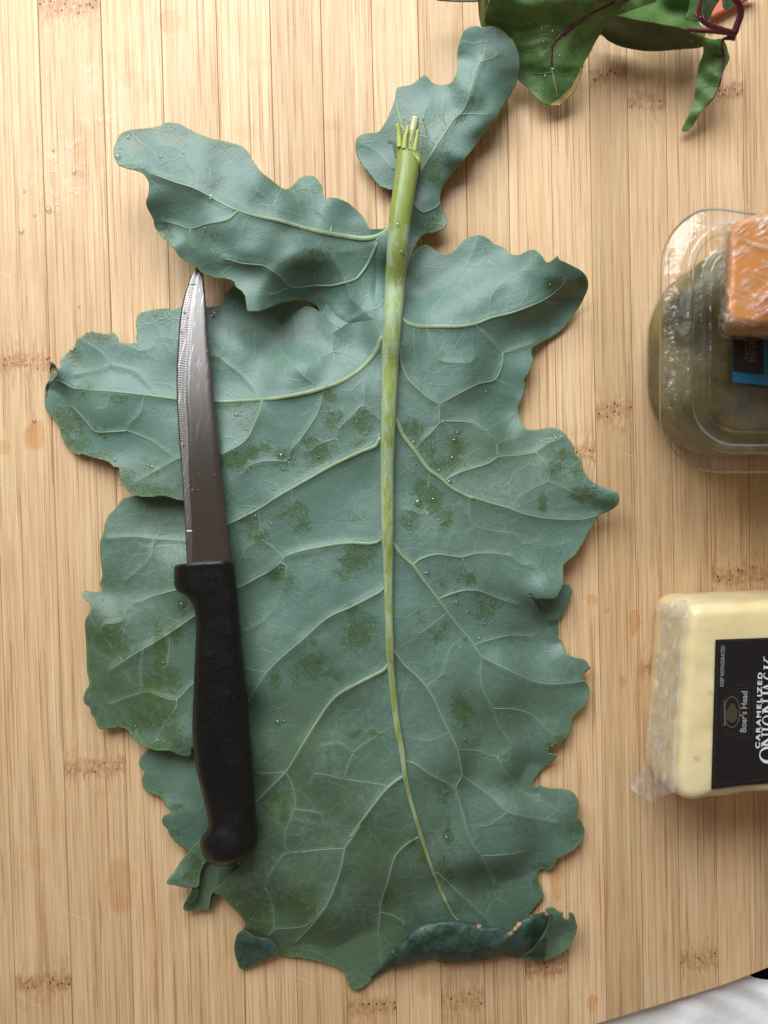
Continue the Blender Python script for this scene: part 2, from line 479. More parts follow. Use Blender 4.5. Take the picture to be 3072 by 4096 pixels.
def sheet(name, outline, zf, mat, parent, attrs=None, seam=None, step=STEP, thick=.00045, edge_w=7.0, burn=(), edgek=1.0, **props):
    poly = spline(outline, True, 6)
    x0, y0 = poly.min(0) - 2 * step; x1, y1 = poly.max(0) + 2 * step
    xs = np.arange(math.floor(x0 / step) * step, x1, step); ys = np.arange(math.floor(y0 / step) * step, y1, step)
    A = poly; B = np.roll(poly, -1, 0)
    ins = np.zeros((len(ys), len(xs)), bool)
    for j, y in enumerate(ys + 1e-3):
        k = ((A[:, 1] > y) != (B[:, 1] > y))
        if not k.any(): continue
        a, b = A[k], B[k]
        cx = np.sort(a[:, 0] + (y - a[:, 1]) / (b[:, 1] - a[:, 1]) * (b[:, 0] - a[:, 0]))
        ins[j] = np.searchsorted(cx, xs) % 2 == 1
    cell = ins[:-1, :-1] | ins[1:, :-1] | ins[:-1, 1:] | ins[1:, 1:]
    used = np.zeros_like(ins)
    used[:-1, :-1] |= cell; used[1:, :-1] |= cell; used[:-1, 1:] |= cell; used[1:, 1:] |= cell
    idx = -np.ones(ins.shape, int); idx[used] = np.arange(used.sum())
    X, Y = np.meshgrid(xs, ys)
    px = X[used].astype(float); py = Y[used].astype(float); ind = ins[used]
    o = np.where(~ind)[0]
    Q = np.stack([px[o], py[o]], -1)
    best = np.full(len(o), 1e18); bp = Q.copy()
    for a, b in zip(A, B):
        d = b - a; L = max(1e-9, d @ d)
        t = np.clip(((Q - a) @ d) / L, 0, 1)
        pt = a + t[:, None] * d
        q = ((Q - pt) ** 2).sum(1)
        m = q < best
        best[m] = q[m]; bp[m] = pt[m]
    px[o], py[o] = bp[:, 0], bp[:, 1]
    z = zf(px, py)
    V = P(px, py, z)
    jj, ii = np.where(cell)
    F = np.stack([idx[jj, ii], idx[jj + 1, ii], idx[jj + 1, ii + 1], idx[jj, ii + 1]], -1)
    me = mesh_raw(name, V, F)
    if me.polygons and sum(p.normal.z for p in list(me.polygons)[::max(1, len(me.polygons) // 50)]) < 0:
        me.flip_normals()
    n = len(me.vertices)
    # margin distance
    ed = np.full(len(px), 1e3)
    if edge_w:
        E = dist_raster([cat(poly, poly[:1])], 40)
        ed = samp(E, px, py)
        if seam is not None:
            sd = samp(dist_raster([np.asarray(s, float) for s in seam], 60), px, py)
            ed = np.where(sd < ed + 14, 1e3, ed)
    add_attr(me, 'edge', np.exp(-(ed / max(edge_w, .1)) ** 2) * edgek)
    bv = np.zeros(len(px))
    for bx, by, br in burn:
        bv = np.maximum(bv, np.exp(-((px - bx) ** 2 + (py - by) ** 2) / (br * br)))
    add_attr(me, 'burn', bv)
    for k, f in (attrs or {}).items():
        add_attr(me, k, f(px, py) if callable(f) else np.full(len(px), f))
    ob = link(name, me, mat, parent, True, **props)
    if thick:
        md = ob.modifiers.new('thickness', 'SOLIDIFY'); md.thickness = thick; md.offset = -1
    return ob

def tube(name, pts, zf, w0, w1, mat, parent, sides=8, lift=.15, flat=.8, attrs=None, step=7.0, zabs=False, wl=None, cap=True, **props):
    """tapered round bar along photo pixels; widths in photo pixels"""
    p = spline(np.asarray(pts, float), False, step)
    n = len(p)
    t = np.linspace(0, 1, n)
    wd = np.interp(t, np.linspace(0, 1, len(wl)), wl) if wl is not None else w0 + (w1 - w0) * t
    r = wd / 2 * 0.0000926
    z = (p[:, 2] if zabs else zf(p[:, 0], p[:, 1])) + lift * r
    C = P(p[:, 0], p[:, 1], z)
    tan = np.gradient(C, axis=0); tan /= np.linalg.norm(tan, axis=1)[:, None] + 1e-12
    up = np.array([0, 0, 1.0]); sd = np.cross(tan, up); sd /= np.linalg.norm(sd, axis=1)[:, None] + 1e-9
    nu = np.cross(sd, tan)
    ang = np.linspace(0, 2 * math.pi, sides, endpoint=False)
    V = (C[:, None, :] + r[:, None, None] * (np.cos(ang)[None, :, None] * sd[:, None, :] + flat * np.sin(ang)[None, :, None] * nu[:, None, :])).reshape(-1, 3)
    F = []
    for i in range(n - 1):
        for k in range(sides):
            a = i * sides + k; b = i * sides + (k + 1) % sides
            F.append((a, b, b + sides, a + sides))
    me = mesh_raw(name, V, np.array(F))
    if cap:
        import bmesh
        bm = bmesh.new(); bm.from_mesh(me); bm.verts.ensure_lookup_table()
        bm.faces.new([bm.verts[k] for k in range(sides)][::-1]); bm.faces.new([bm.verts[(n - 1) * sides + k] for k in range(sides)])
        bmesh.ops.recalc_face_normals(bm, faces=bm.faces)
        bm.to_mesh(me); bm.free()
    add_attr(me, 'rub', np.repeat(samp(RUB, p[:, 0], p[:, 1]), sides))
    for k, f in (attrs or {}).items():
        add_attr(me, k, np.repeat(f(t, wd) if callable(f) else np.full(n, f), sides))
    return link(name, me, mat, parent, True, **props)

# ------------------------------------------------------------------ bamboo board
def build_board():
    top = [-75, 154, 404, 639, 864, 1078, 1283, 1484, 1669, 1848, 2020, 2195, 2350, 2502, 2655, 2810, 2965, 3120]
    bot = [60, 287, 534, 771, 983, 1193, 1390, 1588, 1770, 1944, 2108, 2275, 2430, 2580, 2730, 2880, 3030, 3180]
    a = P(np.array(top), np.zeros(len(top)), 0); b = P(np.array(bot), np.full(len(bot), 4096), 0)
    d = (b - a).mean(0); ang = math.atan2(d[0], -d[1])          # lean of the grain
    bd = thing('bamboo_cutting_board', (0, 0, -.018), 'pale striped bamboo cutting board carrying the kale leaf and everything else', 'cutting board')
    bd.rotation_euler = (0, 0, ang)
    ca, sa = math.cos(ang), math.sin(ang)
    loc = lambda q: (q[..., 0] * ca + q[..., 1] * sa, -q[..., 0] * sa + q[..., 1] * ca)
    lx = [(loc(a[i])[0] + loc(b[i])[0]) / 2 for i in range(len(top))]
    lx = [lx[0] - .046, lx[0] - .023] + lx + [lx[-1] + .018, lx[-1] + .036]
    e = cv('N', '600,4640 1300,4430 1800,4276 2380,4096 2640,4017 2900,3937 3072,3871 3250,3795 3600,3620')
    ex, ey = loc(P(e[:, 0], e[:, 1], 0))
    nodes = [(100, 1450), (165, 30), (340, 35), (160, 3935), (370, 3070), (1490, 4030), (1855, 4005), (2195, 3870), (2780, 3838),
             (2425, 303), (2575, 410), (2950, 365), (2458, 1640), (2340, 1815), (3000, 2300), (2700, 2680), (1950, 260)]
    N_ = [loc(P(x, y, 0)) for x, y in nodes]
    for i in range(len(lx) - 1):
        x0, x1 = lx[i] + .00006, lx[i + 1] - .00006
        ya, yb = np.interp([x0, x1], ex, ey)
        yt = .275
        c = .00022; h = .018
        prof = [(x0, 0), (x0, h - c), (x0 + c, h), (x1 - c, h), (x1, h - c), (x1, 0)]
        V = []; fb = lambda x: ya + (yb - ya) * (x - x0) / (x1 - x0)
        for x, z in prof: V.append((x, fb(x), z))
        for x, z in prof: V.append((x, yt, z))
        F = [(k, (k + 1) % 6, (k + 1) % 6 + 6, k + 6) for k in range(6)] + [tuple(range(6))[::-1], tuple(range(6, 12))]
        me = mesh_raw('bamboo_strip', V, F)
        import bmesh
        bm = bmesh.new(); bm.from_mesh(me); bmesh.ops.recalc_face_normals(bm, faces=bm.faces); bm.to_mesh(me); bm.free()
        o = bpy.data.objects.new('bamboo_strip', me); COL.objects.link(o); me.materials.append(M_BAMBOO)
        o.parent = bd
        mine = sorted([q[1] for q in N_ if x0 - .001 < q[0] < x1 + .001])
        o['node_a'] = float(mine[0] * 1000) if mine else 900.0
        o['node_b'] = float(mine[-1] * 1000) if mine else 900.0
    return bd

BOARD = build_board()

# ------------------------------------------------------------------ counter and paper towel under the board
def build_counter():
    V = [(-1.2, -1.2, -.0185), (1.2, -1.2, -.0185), (1.2, 1.2, -.0185), (-1.2, 1.2, -.0185),
         (-1.2, -1.2, -.06), (1.2, -1.2, -.06), (1.2, 1.2, -.06), (-1.2, 1.2, -.06)]
    m, nt, out = newmat('dark_counter'); g = G(nt); v = g.mm()
    c = g.mix(g.ss(g.noise(v, .35, 4, .7), .45, .65), (.012, .010, .009), (.06, .05, .045))
    g.bsdf(out, Base_Color=c, Roughness=.25)
    o = obj('countertop', V, [(0, 1, 2, 3), (7, 6, 5, 4), (0, 4, 5, 1), (1, 5, 6, 2), (2, 6, 7, 3), (3, 7, 4, 0)], m, None, False)
    o['kind'] = 'structure'
build_counter()

def build_towel():
    m, nt, out = newmat('paper_towel'); g = G(nt); v = g.mm()
    d = g.vor(g.vmul(v, (1, 1, 0)), .42)
    g.bsdf(out, Base_Color=(.88, .88, .89), Roughness=.9, Normal=g.bump(g.math('ADD', g.noise(v, .12, 4), g.math('MULTIPLY', d, .2)), .0006, .6))
    pts = cv('N', '2050,4160 2380,4072 2640,3992 2900,3912 2985,3880 3004,3904 3030,3914 3072,3922 3200,3948 3420,3990 3420,4420 2050,4420')
    def zf(px, py):
        r = np.sin((px * .8 - py * .6) / 26 + 2 * np.sin(py / 60.)) * .0006 + np.sin((px * .95 + py * .3) / 60.) * .0009
        return -.0048 + r
    t = sheet('paper_towel', pts, zf, m, None, edge_w=0)
    tag(t, 'crumpled white paper towel peeking out beneath the lower right board edge', 'paper towel')
build_towel()

# ------------------------------------------------------------------ kale: traced outlines, veins, heights
RIGHT_EDGE = cat(
    cv('B2', '185,330 225,190 265,140 310,118 350,140 375,160 430,175 490,145 530,95 575,70 635,62 680,80 720,115 760,130 795,150 820,175 870,180 920,155 970,152 1005,185 1035,228 1070,210 1092,192 1100,182 1110,205 1150,225 1200,250 1250,280 1280,320 1287,370 1270,420 1235,490 1170,580 1130,630 1060,680 985,720 950,745 945,770 952,800 948,840 930,890 905,925 892,937 908,955 900,1000 890,1040 865,1100 868,1140 880,1190 910,1230 960,1235 1030,1225 1080,1222 1130,1245 1165,1285 1195,1330 1210,1385 1250,1430 1258,1480 1300,1540 1360,1575 1430,1595 1460,1612'),
    cv('B4', '1570,90 1612,105 1625,140 1615,180 1570,215 1500,245 1475,290 1440,345 1395,430 1350,490 1290,540'),
    cv('G3', '697,470 700,520 702,600 698,660 660,740 620,805 520,825 440,815 402,830 350,770 305,700'))
R_SEAM = cv('G3', '305,700 330,790 400,900 470,1010 560,1120 660,1262')
RIGHT_LOW = cat(
    cv('G3', '665,1272 690,1330 720,1410 830,1465 910,1480 960,1510 985,1560 1005,1580 975,1610 940,1635 910,1690 930,1725 960,1755 990,1800 995,1830 975,1920 920,2020 820,2110 790,2160'),
    cv('C2', '1345,0 1325,40 1300,85 1260,115 1220,130 1195,165 1250,185 1225,215 1170,260 1115,325 1100,365 1110,375 1140,365 1200,380 1280,385 1340,402 1375,450 1378,500 1370,550 1400,590 1415,640 1405,690 1370,740 1300,785 1250,815 1230,860 1190,885 1160,865 1135,895 1140,940 1155,990 1170,1030 1150,1060 1110,1110 1085,1145 1040,1270 930,1380 700,1415 500,1405 400,1435 250,1470 160,1518 75,1588 40,1600 10,1595'))
BOTTOM = cv('C1', '1530,1760 1490,1740 1475,1690 1455,1640 1420,1615 1300,1575 1180,1550 1060,1535 1010,1515 940,1545 840,1600 785,1617 755,1605 750,1570 725,1490 740,1400 775,1365 795,1330 790,1300 750,1250 700,1200 655,1150 620,1115 585,1100 650,1040 720,970 770,925')
LU_EDGE = cat(
    cv('N', '965,3430 930,3300 885,2900 868,2500 860,2300 858,2060 800,2018 760,2010'),
    cv('A4', '1200,1632 1175,1622 1150,1620 1110,1605 1060,1595 960,1600 870,1590 830,1560 800,1520 780,1490 770,1450 770,1412 735,1405 720,1385 680,1365 600,1345 530,1322 510,1327 470,1310 430,1270 400,1210 380,1140 340,1090 295,1030 290,920 300,870 330,830 320,790 325,765'),
    cv('G4', '150,450 145,420 160,405 175,425 180,455 215,482 245,478 255,445 250,400 290,350 350,290 400,240 435,180 445,150 490,130 530,95 575,80 605,66 640,80 700,88 770,95 820,82 850,90 880,120 890,150 900,190 960,205 1040,205'),
    cv('A4', '850,605 885,600 932,596 888,586 888,530 880,480 890,430 915,405 960,395 1000,385 1050,380 1092,378 1110,388 1140,383 1180,365 1335,370 1440,350 1450,310'),
    cv('N', '905,1172 940,1142 1000,1135 1150,1185 1210,1222 1240,1226 1262,1236 1285,1245'),
    cv('N', '1330,1150 1420,1040 1500,960 1545,930 1600,1000'))
M_OUT = cat(RIGHT_EDGE, R_SEAM, RIGHT_LOW, BOTTOM, LU_EDGE)
M_SEAMS = [R_SEAM, cv('N', '965,3430 930,3300 885,2900 868,2500 860,2300 858,2060 800,2018 760,2010'), cv('N', '1285,1245 1330,1150 1420,1040 1500,960 1545,930 1600,1000 1620,1120'),
           cv('N', '853,3563 900,3520 964,3455')]

UL_OUT = cat(
    cv('A2', '900,1480 800,1483 735,1480 720,1450 695,1405 650,1360 590,1310 520,1283 470,1280 455,1298 440,1275 432,1250 430,1215 410,1180 380,1145 345,1138 300,1145 270,1165 235,1205 200,1225 170,1220 130,1190 80,1150 30,1110'),
    cv('A1', '1640,1040 1600,975 1560,945 1500,925 1440,910 1380,900 1280,865 1230,840 1170,805 1130,797 1075,795 1040,815 960,830 870,838 800,855 770,880 750,930 735,980 740,1020 765,1065 820,1090 880,1105 930,1130 955,1165 965,1200 960,1260 945,1310 955,1350 980,1395 995,1430 1000,1465 1030,1510 1070,1560 1110,1595 1150,1640'),
    cv('A4', '1135,0 1160,40 1220,85 1270,110 1310,150 1400,182 1480,190 1518,208 1525,235 1570,270 1590,310 1598,370 1605,395 1625,402'),
    cv('B1', '200,715 270,718 350,695 430,660 500,640 600,630 680,632 740,655 775,690 800,740 870,820 1000,900 1310,860 1330,500'))
UL_SEAM = cv('B1', '790,715 800,740 870,820 1000,900 1310,860 1330,500 1340,140 1310,90')

TR_OUT = cat(
    cv('A2', '895,1235 850,1225 790,1195 750,1140 700,1080 665,1030 645,985 645,930 655,895 690,870 740,862 790,855 820,820 850,770 880,700 900,640 905,600 915,570 950,558 1000,550 1050,515 1090,487 1115,505 1140,535 1180,550 1230,550 1270,530 1300,475 1305,420 1303,350 1320,270 1345,205 1380,175 1410,167 1440,170 1470,178 1520,168 1560,175 1610,205 1650,250'),
    cv('E1', '680,390 720,460 750,540 762,640 755,730 740,830 690,930 630,1030 560,1140 500,1260'),
    cv('A2', '1600,690 1510,820 1440,920 1340,1050 1250,1150 1205,1230 1195,1270 1190,1300 1195,1330 1215,1380 1240,1430 1225,1475 1180,1500 1130,1512 1090,1520 1050,1560 1020,1620 1000,1680'),
    cv('N', '1625,1080 1590,1090 1575,950 1590,800'))
LM_OUT = cat(
    cv('B3', '1080,150 890,120 700,130 500,147 470,170 440,215 390,265 365,320 355,385 335,430 330,500 335,570 347,650 345,680 333,720 340,770 270,775 235,770 213,790 220,815 265,855 272,880 262,915 240,945 230,990 235,1060 240,1150 245,1300 260,1390 235,1430 222,1470 225,1510 245,1530 265,1545 275,1590 300,1620 315,1670 350,1690 410,1680 470,1675 510,1690 530,1720 545,1750 600,1790 660,1815'),
    cv('C1', '80,105 130,140 200,168 300,174 360,200 410,210 438,198 445,150 560,150 640,100'), cv('N', '900,2900 900,2500 900,2300 890,2080'))
LM_SEAM = [cv('N', '885,2950 900,2900 900,2500 900,2300 890,2080'), cv('B3', '1080,150 890,120 700,130 560,145')]
LL_OUT = cv('C1', '560,90 300,110 180,150 140,175 105,210 92,250 100,280 130,305 115,340 112,380 130,430 170,455 230,475 260,500 275,545 310,575 340,590 300,590 260,600 245,630 250,660 280,690 300,735 350,790 400,825 420,838 480,870 620,800 640,400')
R2_OUT = cat(cv('G3', '200,660 450,640 700,652 760,660 800,720 800,760 770,820 720,950 655,1030 645,1100 650,1200 640,1240 690,1330 640,1400 500,1350 300,1150 180,900'))
R2_SEAM = [cv('G3', '690,1330 640,1400 500,1350 300,1150 180,900 200,660 450,640 690,648')]

def V_(spec):
    """'crop:w0,w1: pts | ...' -> list of (poly, w0, w1)"""
    out = []
    for line in spec.strip().splitlines():
        if not line.strip(): continue
        wd, rest = line.split(':', 1)
        w0, w1 = [float(t) for t in wd.split(',')]
        parts = []
        for seg in rest.split('|'):
            k, pts = seg.strip().split(' ', 1)
            parts.append(cv(k, pts))
        out.append((cat(*parts), w0, w1))
    return out

VE_UL = V_('''
24,6: A2 860,1490 790,1530 700,1545 600,1535 450,1510 300,1475 150,1430 0,1400 | A1 1540,1365 1460,1330 1400,1295 1330,1255 1250,1215 1150,1185 1050,1150 990,1128
10,4: A1 1530,1378 1480,1420 1400,1440 1340,1450 1235,1480 1150,1455 1060,1430
7,3: A1 1235,1480 1228,1560 1240,1610
6,3: A1 1250,1210 1252,1120 1195,1000 1205,930
6,3: A1 1195,1000 1130,960 1040,945
14,5: B1 1300,90 1270,130 1240,200 1190,310 1130,400 1080,450 980,480 880,500 740,500 620,515 530,505 470,440 400,385 310,335 230,325 130,315 50,290 0,280
6,3: B1 530,510 460,550 370,580
6,3: B1 740,500 745,400 735,330
8,3: A2 490,1475 470,1430 400,1370 330,1300 245,1240
6,3: A2 245,1240 310,1225 370,1235
6,3: A2 85,1395 85,1310 50,1270 10,1235
''')
VE_M = V_('''
10,5: B1 1320,630 1270,690 1190,700 1080,770 950,860 890,910 890,1050 790,1100
6,3: B1 890,1050 1000,1075 1100,1130 1135,1180
6,3: B1 950,855 880,800 830,740
5,3: B1 1190,700 1160,630 1130,590
22,8: B1 1300,940 1270,1020 1210,1110 1130,1190 1050,1250 950,1305 840,1345 700,1385 560,1415 400,1440 280,1450 0,1465 | A4 1390,980 1140,965 980,945 850,930 700,915 560,905 480,895 430,870 370,840
8,4: B1 740,1330 640,1240 560,1150 490,1080 440,1000 425,930 370,880 300,850 200,855 30,900
6,3: B1 490,1080 380,1140 350,1170
7,4: B1 265,1410 200,1310 120,1230 0,1140 | A4 1430,700 1360,680
7,3: B1 30,900 0,980 | A4 1450,640 1430,690
6,3: B1 30,900 0,860 | A4 1400,500 1340,480
12,7: B1 310,1460 280,1570 240,1660 200,1750 130,1820 0,1890 | A4 1420,1330
7,4: A4 1000,935 960,880 900,800 820,770 720,750 640,780 560,795 490,810
6,3: A4 720,750 660,665 580,610 520,580
7,3: A4 935,950 920,1040 880,1090 835,1130 830,1170
5,3: A4 710,925 690,1020 640,1030
7,3: A4 830,1170 700,1180 620,1175 560,1110 470,1020 370,1010
6,3: A4 830,1170 930,1210 1010,1250 1100,1320 1140,1355
7,4: A4 1200,1340 1140,1360 1000,1440 880,1505
6,3: A4 1200,590 1145,585 1040,570 980,640 905,655 830,620
9,5: B1 825,1370 800,1470 760,1580 680,1700 610,1800 540,1880 520,1960
7,4: B1 520,1960 320,1960 200,2000 140,2074
6,3: B1 525,1960 560,2074
16,9: B1 1285,1770 1250,1830 1130,1880 1000,1940 860,2010 750,2074 | B3 1500,150 1410,210 1300,270 1170,330 1000,390
7,4: B1 1290,1620 1150,1500 1020,1620 950,1680 920,1770
5,3: B1 1150,1500 1160,1400 1150,1230
6,3: B1 1020,1620 980,1560 975,1520
6,3: B1 920,1770 970,1880 1020,1935
6,3: B1 920,1770 780,1820 690,1880 600,1820
14,8: N 1535,2140 1515,2165 1480,2174 1400,2172 1300,2185 1150,2222 | B3 1500,610 1380,680 1250,748 1100,800
6,3: B3 1385,235 1390,300 1395,430 1320,470 1285,500 1280,560
6,3: B3 1395,430 1450,460 1500,500
6,3: B3 1605,110 1610,200 1630,270 1659,275
12,7: N 1535,2352 1520,2368 1400,2430 | B3 1840,950 1659,1110 1550,1200 1440,1310 1380,1400 1310,1510 1200,1600
7,4: B3 1570,605 1540,760 1480,900 1400,980 1290,1040
5,3: B3 1430,1310 1370,1300 1290,1280
16,7: N 1556,2655 1535,2680 1440,2730 1340,2790 | C1 1260,0 1180,130 1070,310 960,420 870,510 780,600
6,3: C1 1070,320 1110,400 1130,520 1110,600 1070,690 1060,800
5,3: C1 1060,315 960,320 880,325
5,3: C1 1130,560 1270,580 1310,600 1325,680
14,5: C2 330,305 250,360 200,410 100,540 0,680 | C1 1560,670 1500,760 1460,820 1440,930 1390,1080 1330,1210 1230,1340 1130,1440
6,3: C1 1445,820 1300,830 1150,845 1070,850 1000,930 950,1010 930,1080
5,3: C1 1720,400 1659,390 1450,360 1260,325 1220,410
6,3: C1 1450,360 1520,185 1659,80 1760,20
5,3: C1 1520,185 1420,120 1300,140
5,3: C1 930,1080 970,1160 990,1330 950,1400
5,3: C1 1330,1210 1200,1330 1000,1350
9,4: C2 410,678 330,730 270,800 230,940 190,1070 180,1170 170,1280 190,1410
5,3: C2 190,1130 280,1160 340,1210
20,5: B2 150,560 200,595 270,612 400,612 500,612 610,595 700,560 820,530 930,490 1020,450 1090,400 1150,340
8,4: B2 610,605 680,680 740,740 770,770 860,745 960,710
8,5: B2 770,770 770,830 725,930 620,960 500,1020 385,1085
7,4: B2 310,620 350,710 390,815 470,830 570,830 600,800
6,3: B2 690,540 700,440 750,370 830,315 900,270
6,3: B2 320,600 340,510 400,440 485,360 560,240 620,90
5,3: B2 485,360 560,390
5,3: B2 560,245 690,265 740,255
5,3: B2 1020,460 1100,475 1180,480
5,3: B2 235,625 240,760 250,850 215,920
5,3: B2 725,930 800,970
13,8: B2 145,740 160,840 200,930 280,1010 330,1050 385,1085 390,1180 400,1187
7,4: B2 400,1185 330,1260 250,1345
8,4: B2 400,1185 500,1185 590,1195 670,1240 730,1300
5,3: B2 670,1240 760,1190 830,1150
5,3: B2 390,1185 450,1220 500,1320
20,5: B2 125,1180 170,1270 240,1360 320,1470 400,1530 470,1590 600,1655 | B4 720,130 850,170 960,200 1050,235 1170,260 1300,268 1420,265 1500,240
9,4: B2 440,1530 520,1490 680,1440 745,1400 860,1390 970,1370 1040,1320 1130,1285
6,3: B2 970,1370 1010,1420 1050,1470 1045,1540 950,1590 870,1640 | B4 960,200
5,3: B2 1040,1545 1130,1580 1240,1640
5,3: B2 745,1400 740,1320 860,1280
6,4: B2 330,1500 320,1600 310,1659 | B4 455,220
6,3: B4 455,220 490,260 520,300 525,360
5,3: B4 455,220 430,235 380,215 310,200
5,3: B4 520,295 590,280
6,3: B4 720,135 720,240 760,310 880,340 1000,360 1040,410 1140,400
5,3: B4 1040,410 1230,430 1330,400
16,5: B4 255,410 310,480 380,545 440,630 510,720 590,830 660,920 740,1010 795,1095 900,1150 1000,1200 1100,1245 1200,1262 1330,1255 1420,1240
10,4: B4 385,540 420,510 520,480 620,490 680,495 760,475 870,475 970,490 1040,540 1120,550 1190,620
6,3: B4 685,515 700,570 740,600
10,3: B4 545,745 620,715 700,695 780,700 860,730 940,760 1020,780
8,3: B4 755,1025 850,995 950,970 1040,968 1110,980
7,4: B4 795,1100 790,1200 800,1290 840,1370 870,1430 900,1520 960,1600 | C2 980,130
6,3: B4 870,1410 1000,1415 1100,1450 1180,1530 1250,1580
5,3: B4 590,830 500,900 420,960
12,4: B4 262,1060 330,1150 410,1220 470,1290 520,1380 560,1470 610,1570 650,1659 | C2 650,150 665,230 675,305 640,375 660,460 690,570 710,650 750,730 800,800 860,930 880,970
6,3: B4 470,1270 560,1200 580,1130 610,1040 680,980
6,3: C2 655,150 760,155 890,190 980,130
6,3: C2 890,190 940,290 1040,410
7,3: C2 680,310 780,380 870,450 950,525 1100,560 1250,590
5,3: C2 800,790 960,780 1060,760
5,3: C2 950,525 870,590 800,610 720,600
9,4: C2 335,215 400,240 470,290 560,340 640,375
7,3: C2 525,890 650,1010 760,1110 860,1210
5,3: C2 300,60 470,95 590,50
5,3: B4 380,1190 330,1310 290,1480
''')
VE_LM = V_('''
8,4: B3 1000,455 890,440 700,425 550,410 380,420
7,4: B3 690,430 670,540 620,600 560,650 500,700
9,4: B3 1000,720 825,765 700,800 600,840 550,850 500,900 485,960 430,985 360,990 330,1030
12,5: B3 1060,880 960,935 800,1045 700,1110 600,1165 480,1240 400,1290
5,3: B3 480,1230 400,1130 340,1060
7,3: B3 1000,1370 940,1390 840,1490 730,1470 640,1440 500,1480 400,1520
6,3: B3 840,1490 840,1540 740,1690 690,1790
6,3: B3 620,1160 600,1280 610,1440
6,3: B3 800,1050 780,1250 740,1300
''')
VE_TR = V_('''
14,5: E6 700,1080 760,1010 850,880 950,720 1050,560 1150,410 1260,310 | A2 1385,620 1400,560 1430,450 1460,400
6,3: A2 1460,400 1500,385 1560,360
6,3: A2 1340,740 1400,738 1490,745
6,4: E6 880,690 820,600 770,420
6,3: E6 1070,490 1020,400 1020,280 1060,120
6,3: E6 770,420 790,300 850,180
6,4: E6 400,1040 330,980 240,870 130,780 20,720
11,6: E6 640,1470 700,1530 770,1575 850,1550 940,1500 980,1440
''')

def snap(VE, extra=()):
    lines = [spline(p, False, 8) for p, a, b in VE] + [spline(p, False, 8) for p in extra]
    out = []
    for i, (p, a, b) in enumerate(VE):
        q = p
        for end in (0, -1):
            e = p[end]; best = None
            for j, L in enumerate(lines):
                if j == i: continue
                d = np.hypot(L[:, 0] - e[0], L[:, 1] - e[1]); k = d.argmin()
                if d[k] < 46 and (best is None or d[k] < best[0]): best = (d[k], L[k])
            if best is not None and best[0] > 3:
                q = np.concatenate([[best[1]], q]) if end == 0 else np.concatenate([q, [best[1]]])
        out.append((q, a, b))
    return out
MIDPX = cv('N', '1637,612 1617,760 1590,1000 1577,1200 1561,1450 1553,1700 1549,1880 1549,2000 1550,2150 1554,2400 1560,2600 1566,2700 1588,2900 1607,3000 1625,3130 1671,3300 1738,3500 1811,3660 1845,3695')
VE_M = snap(VE_M, [MIDPX]); VE_UL = snap(VE_UL, [MIDPX]); VE_LM = snap(VE_LM); VE_TR = snap(VE_TR, [MIDPX])

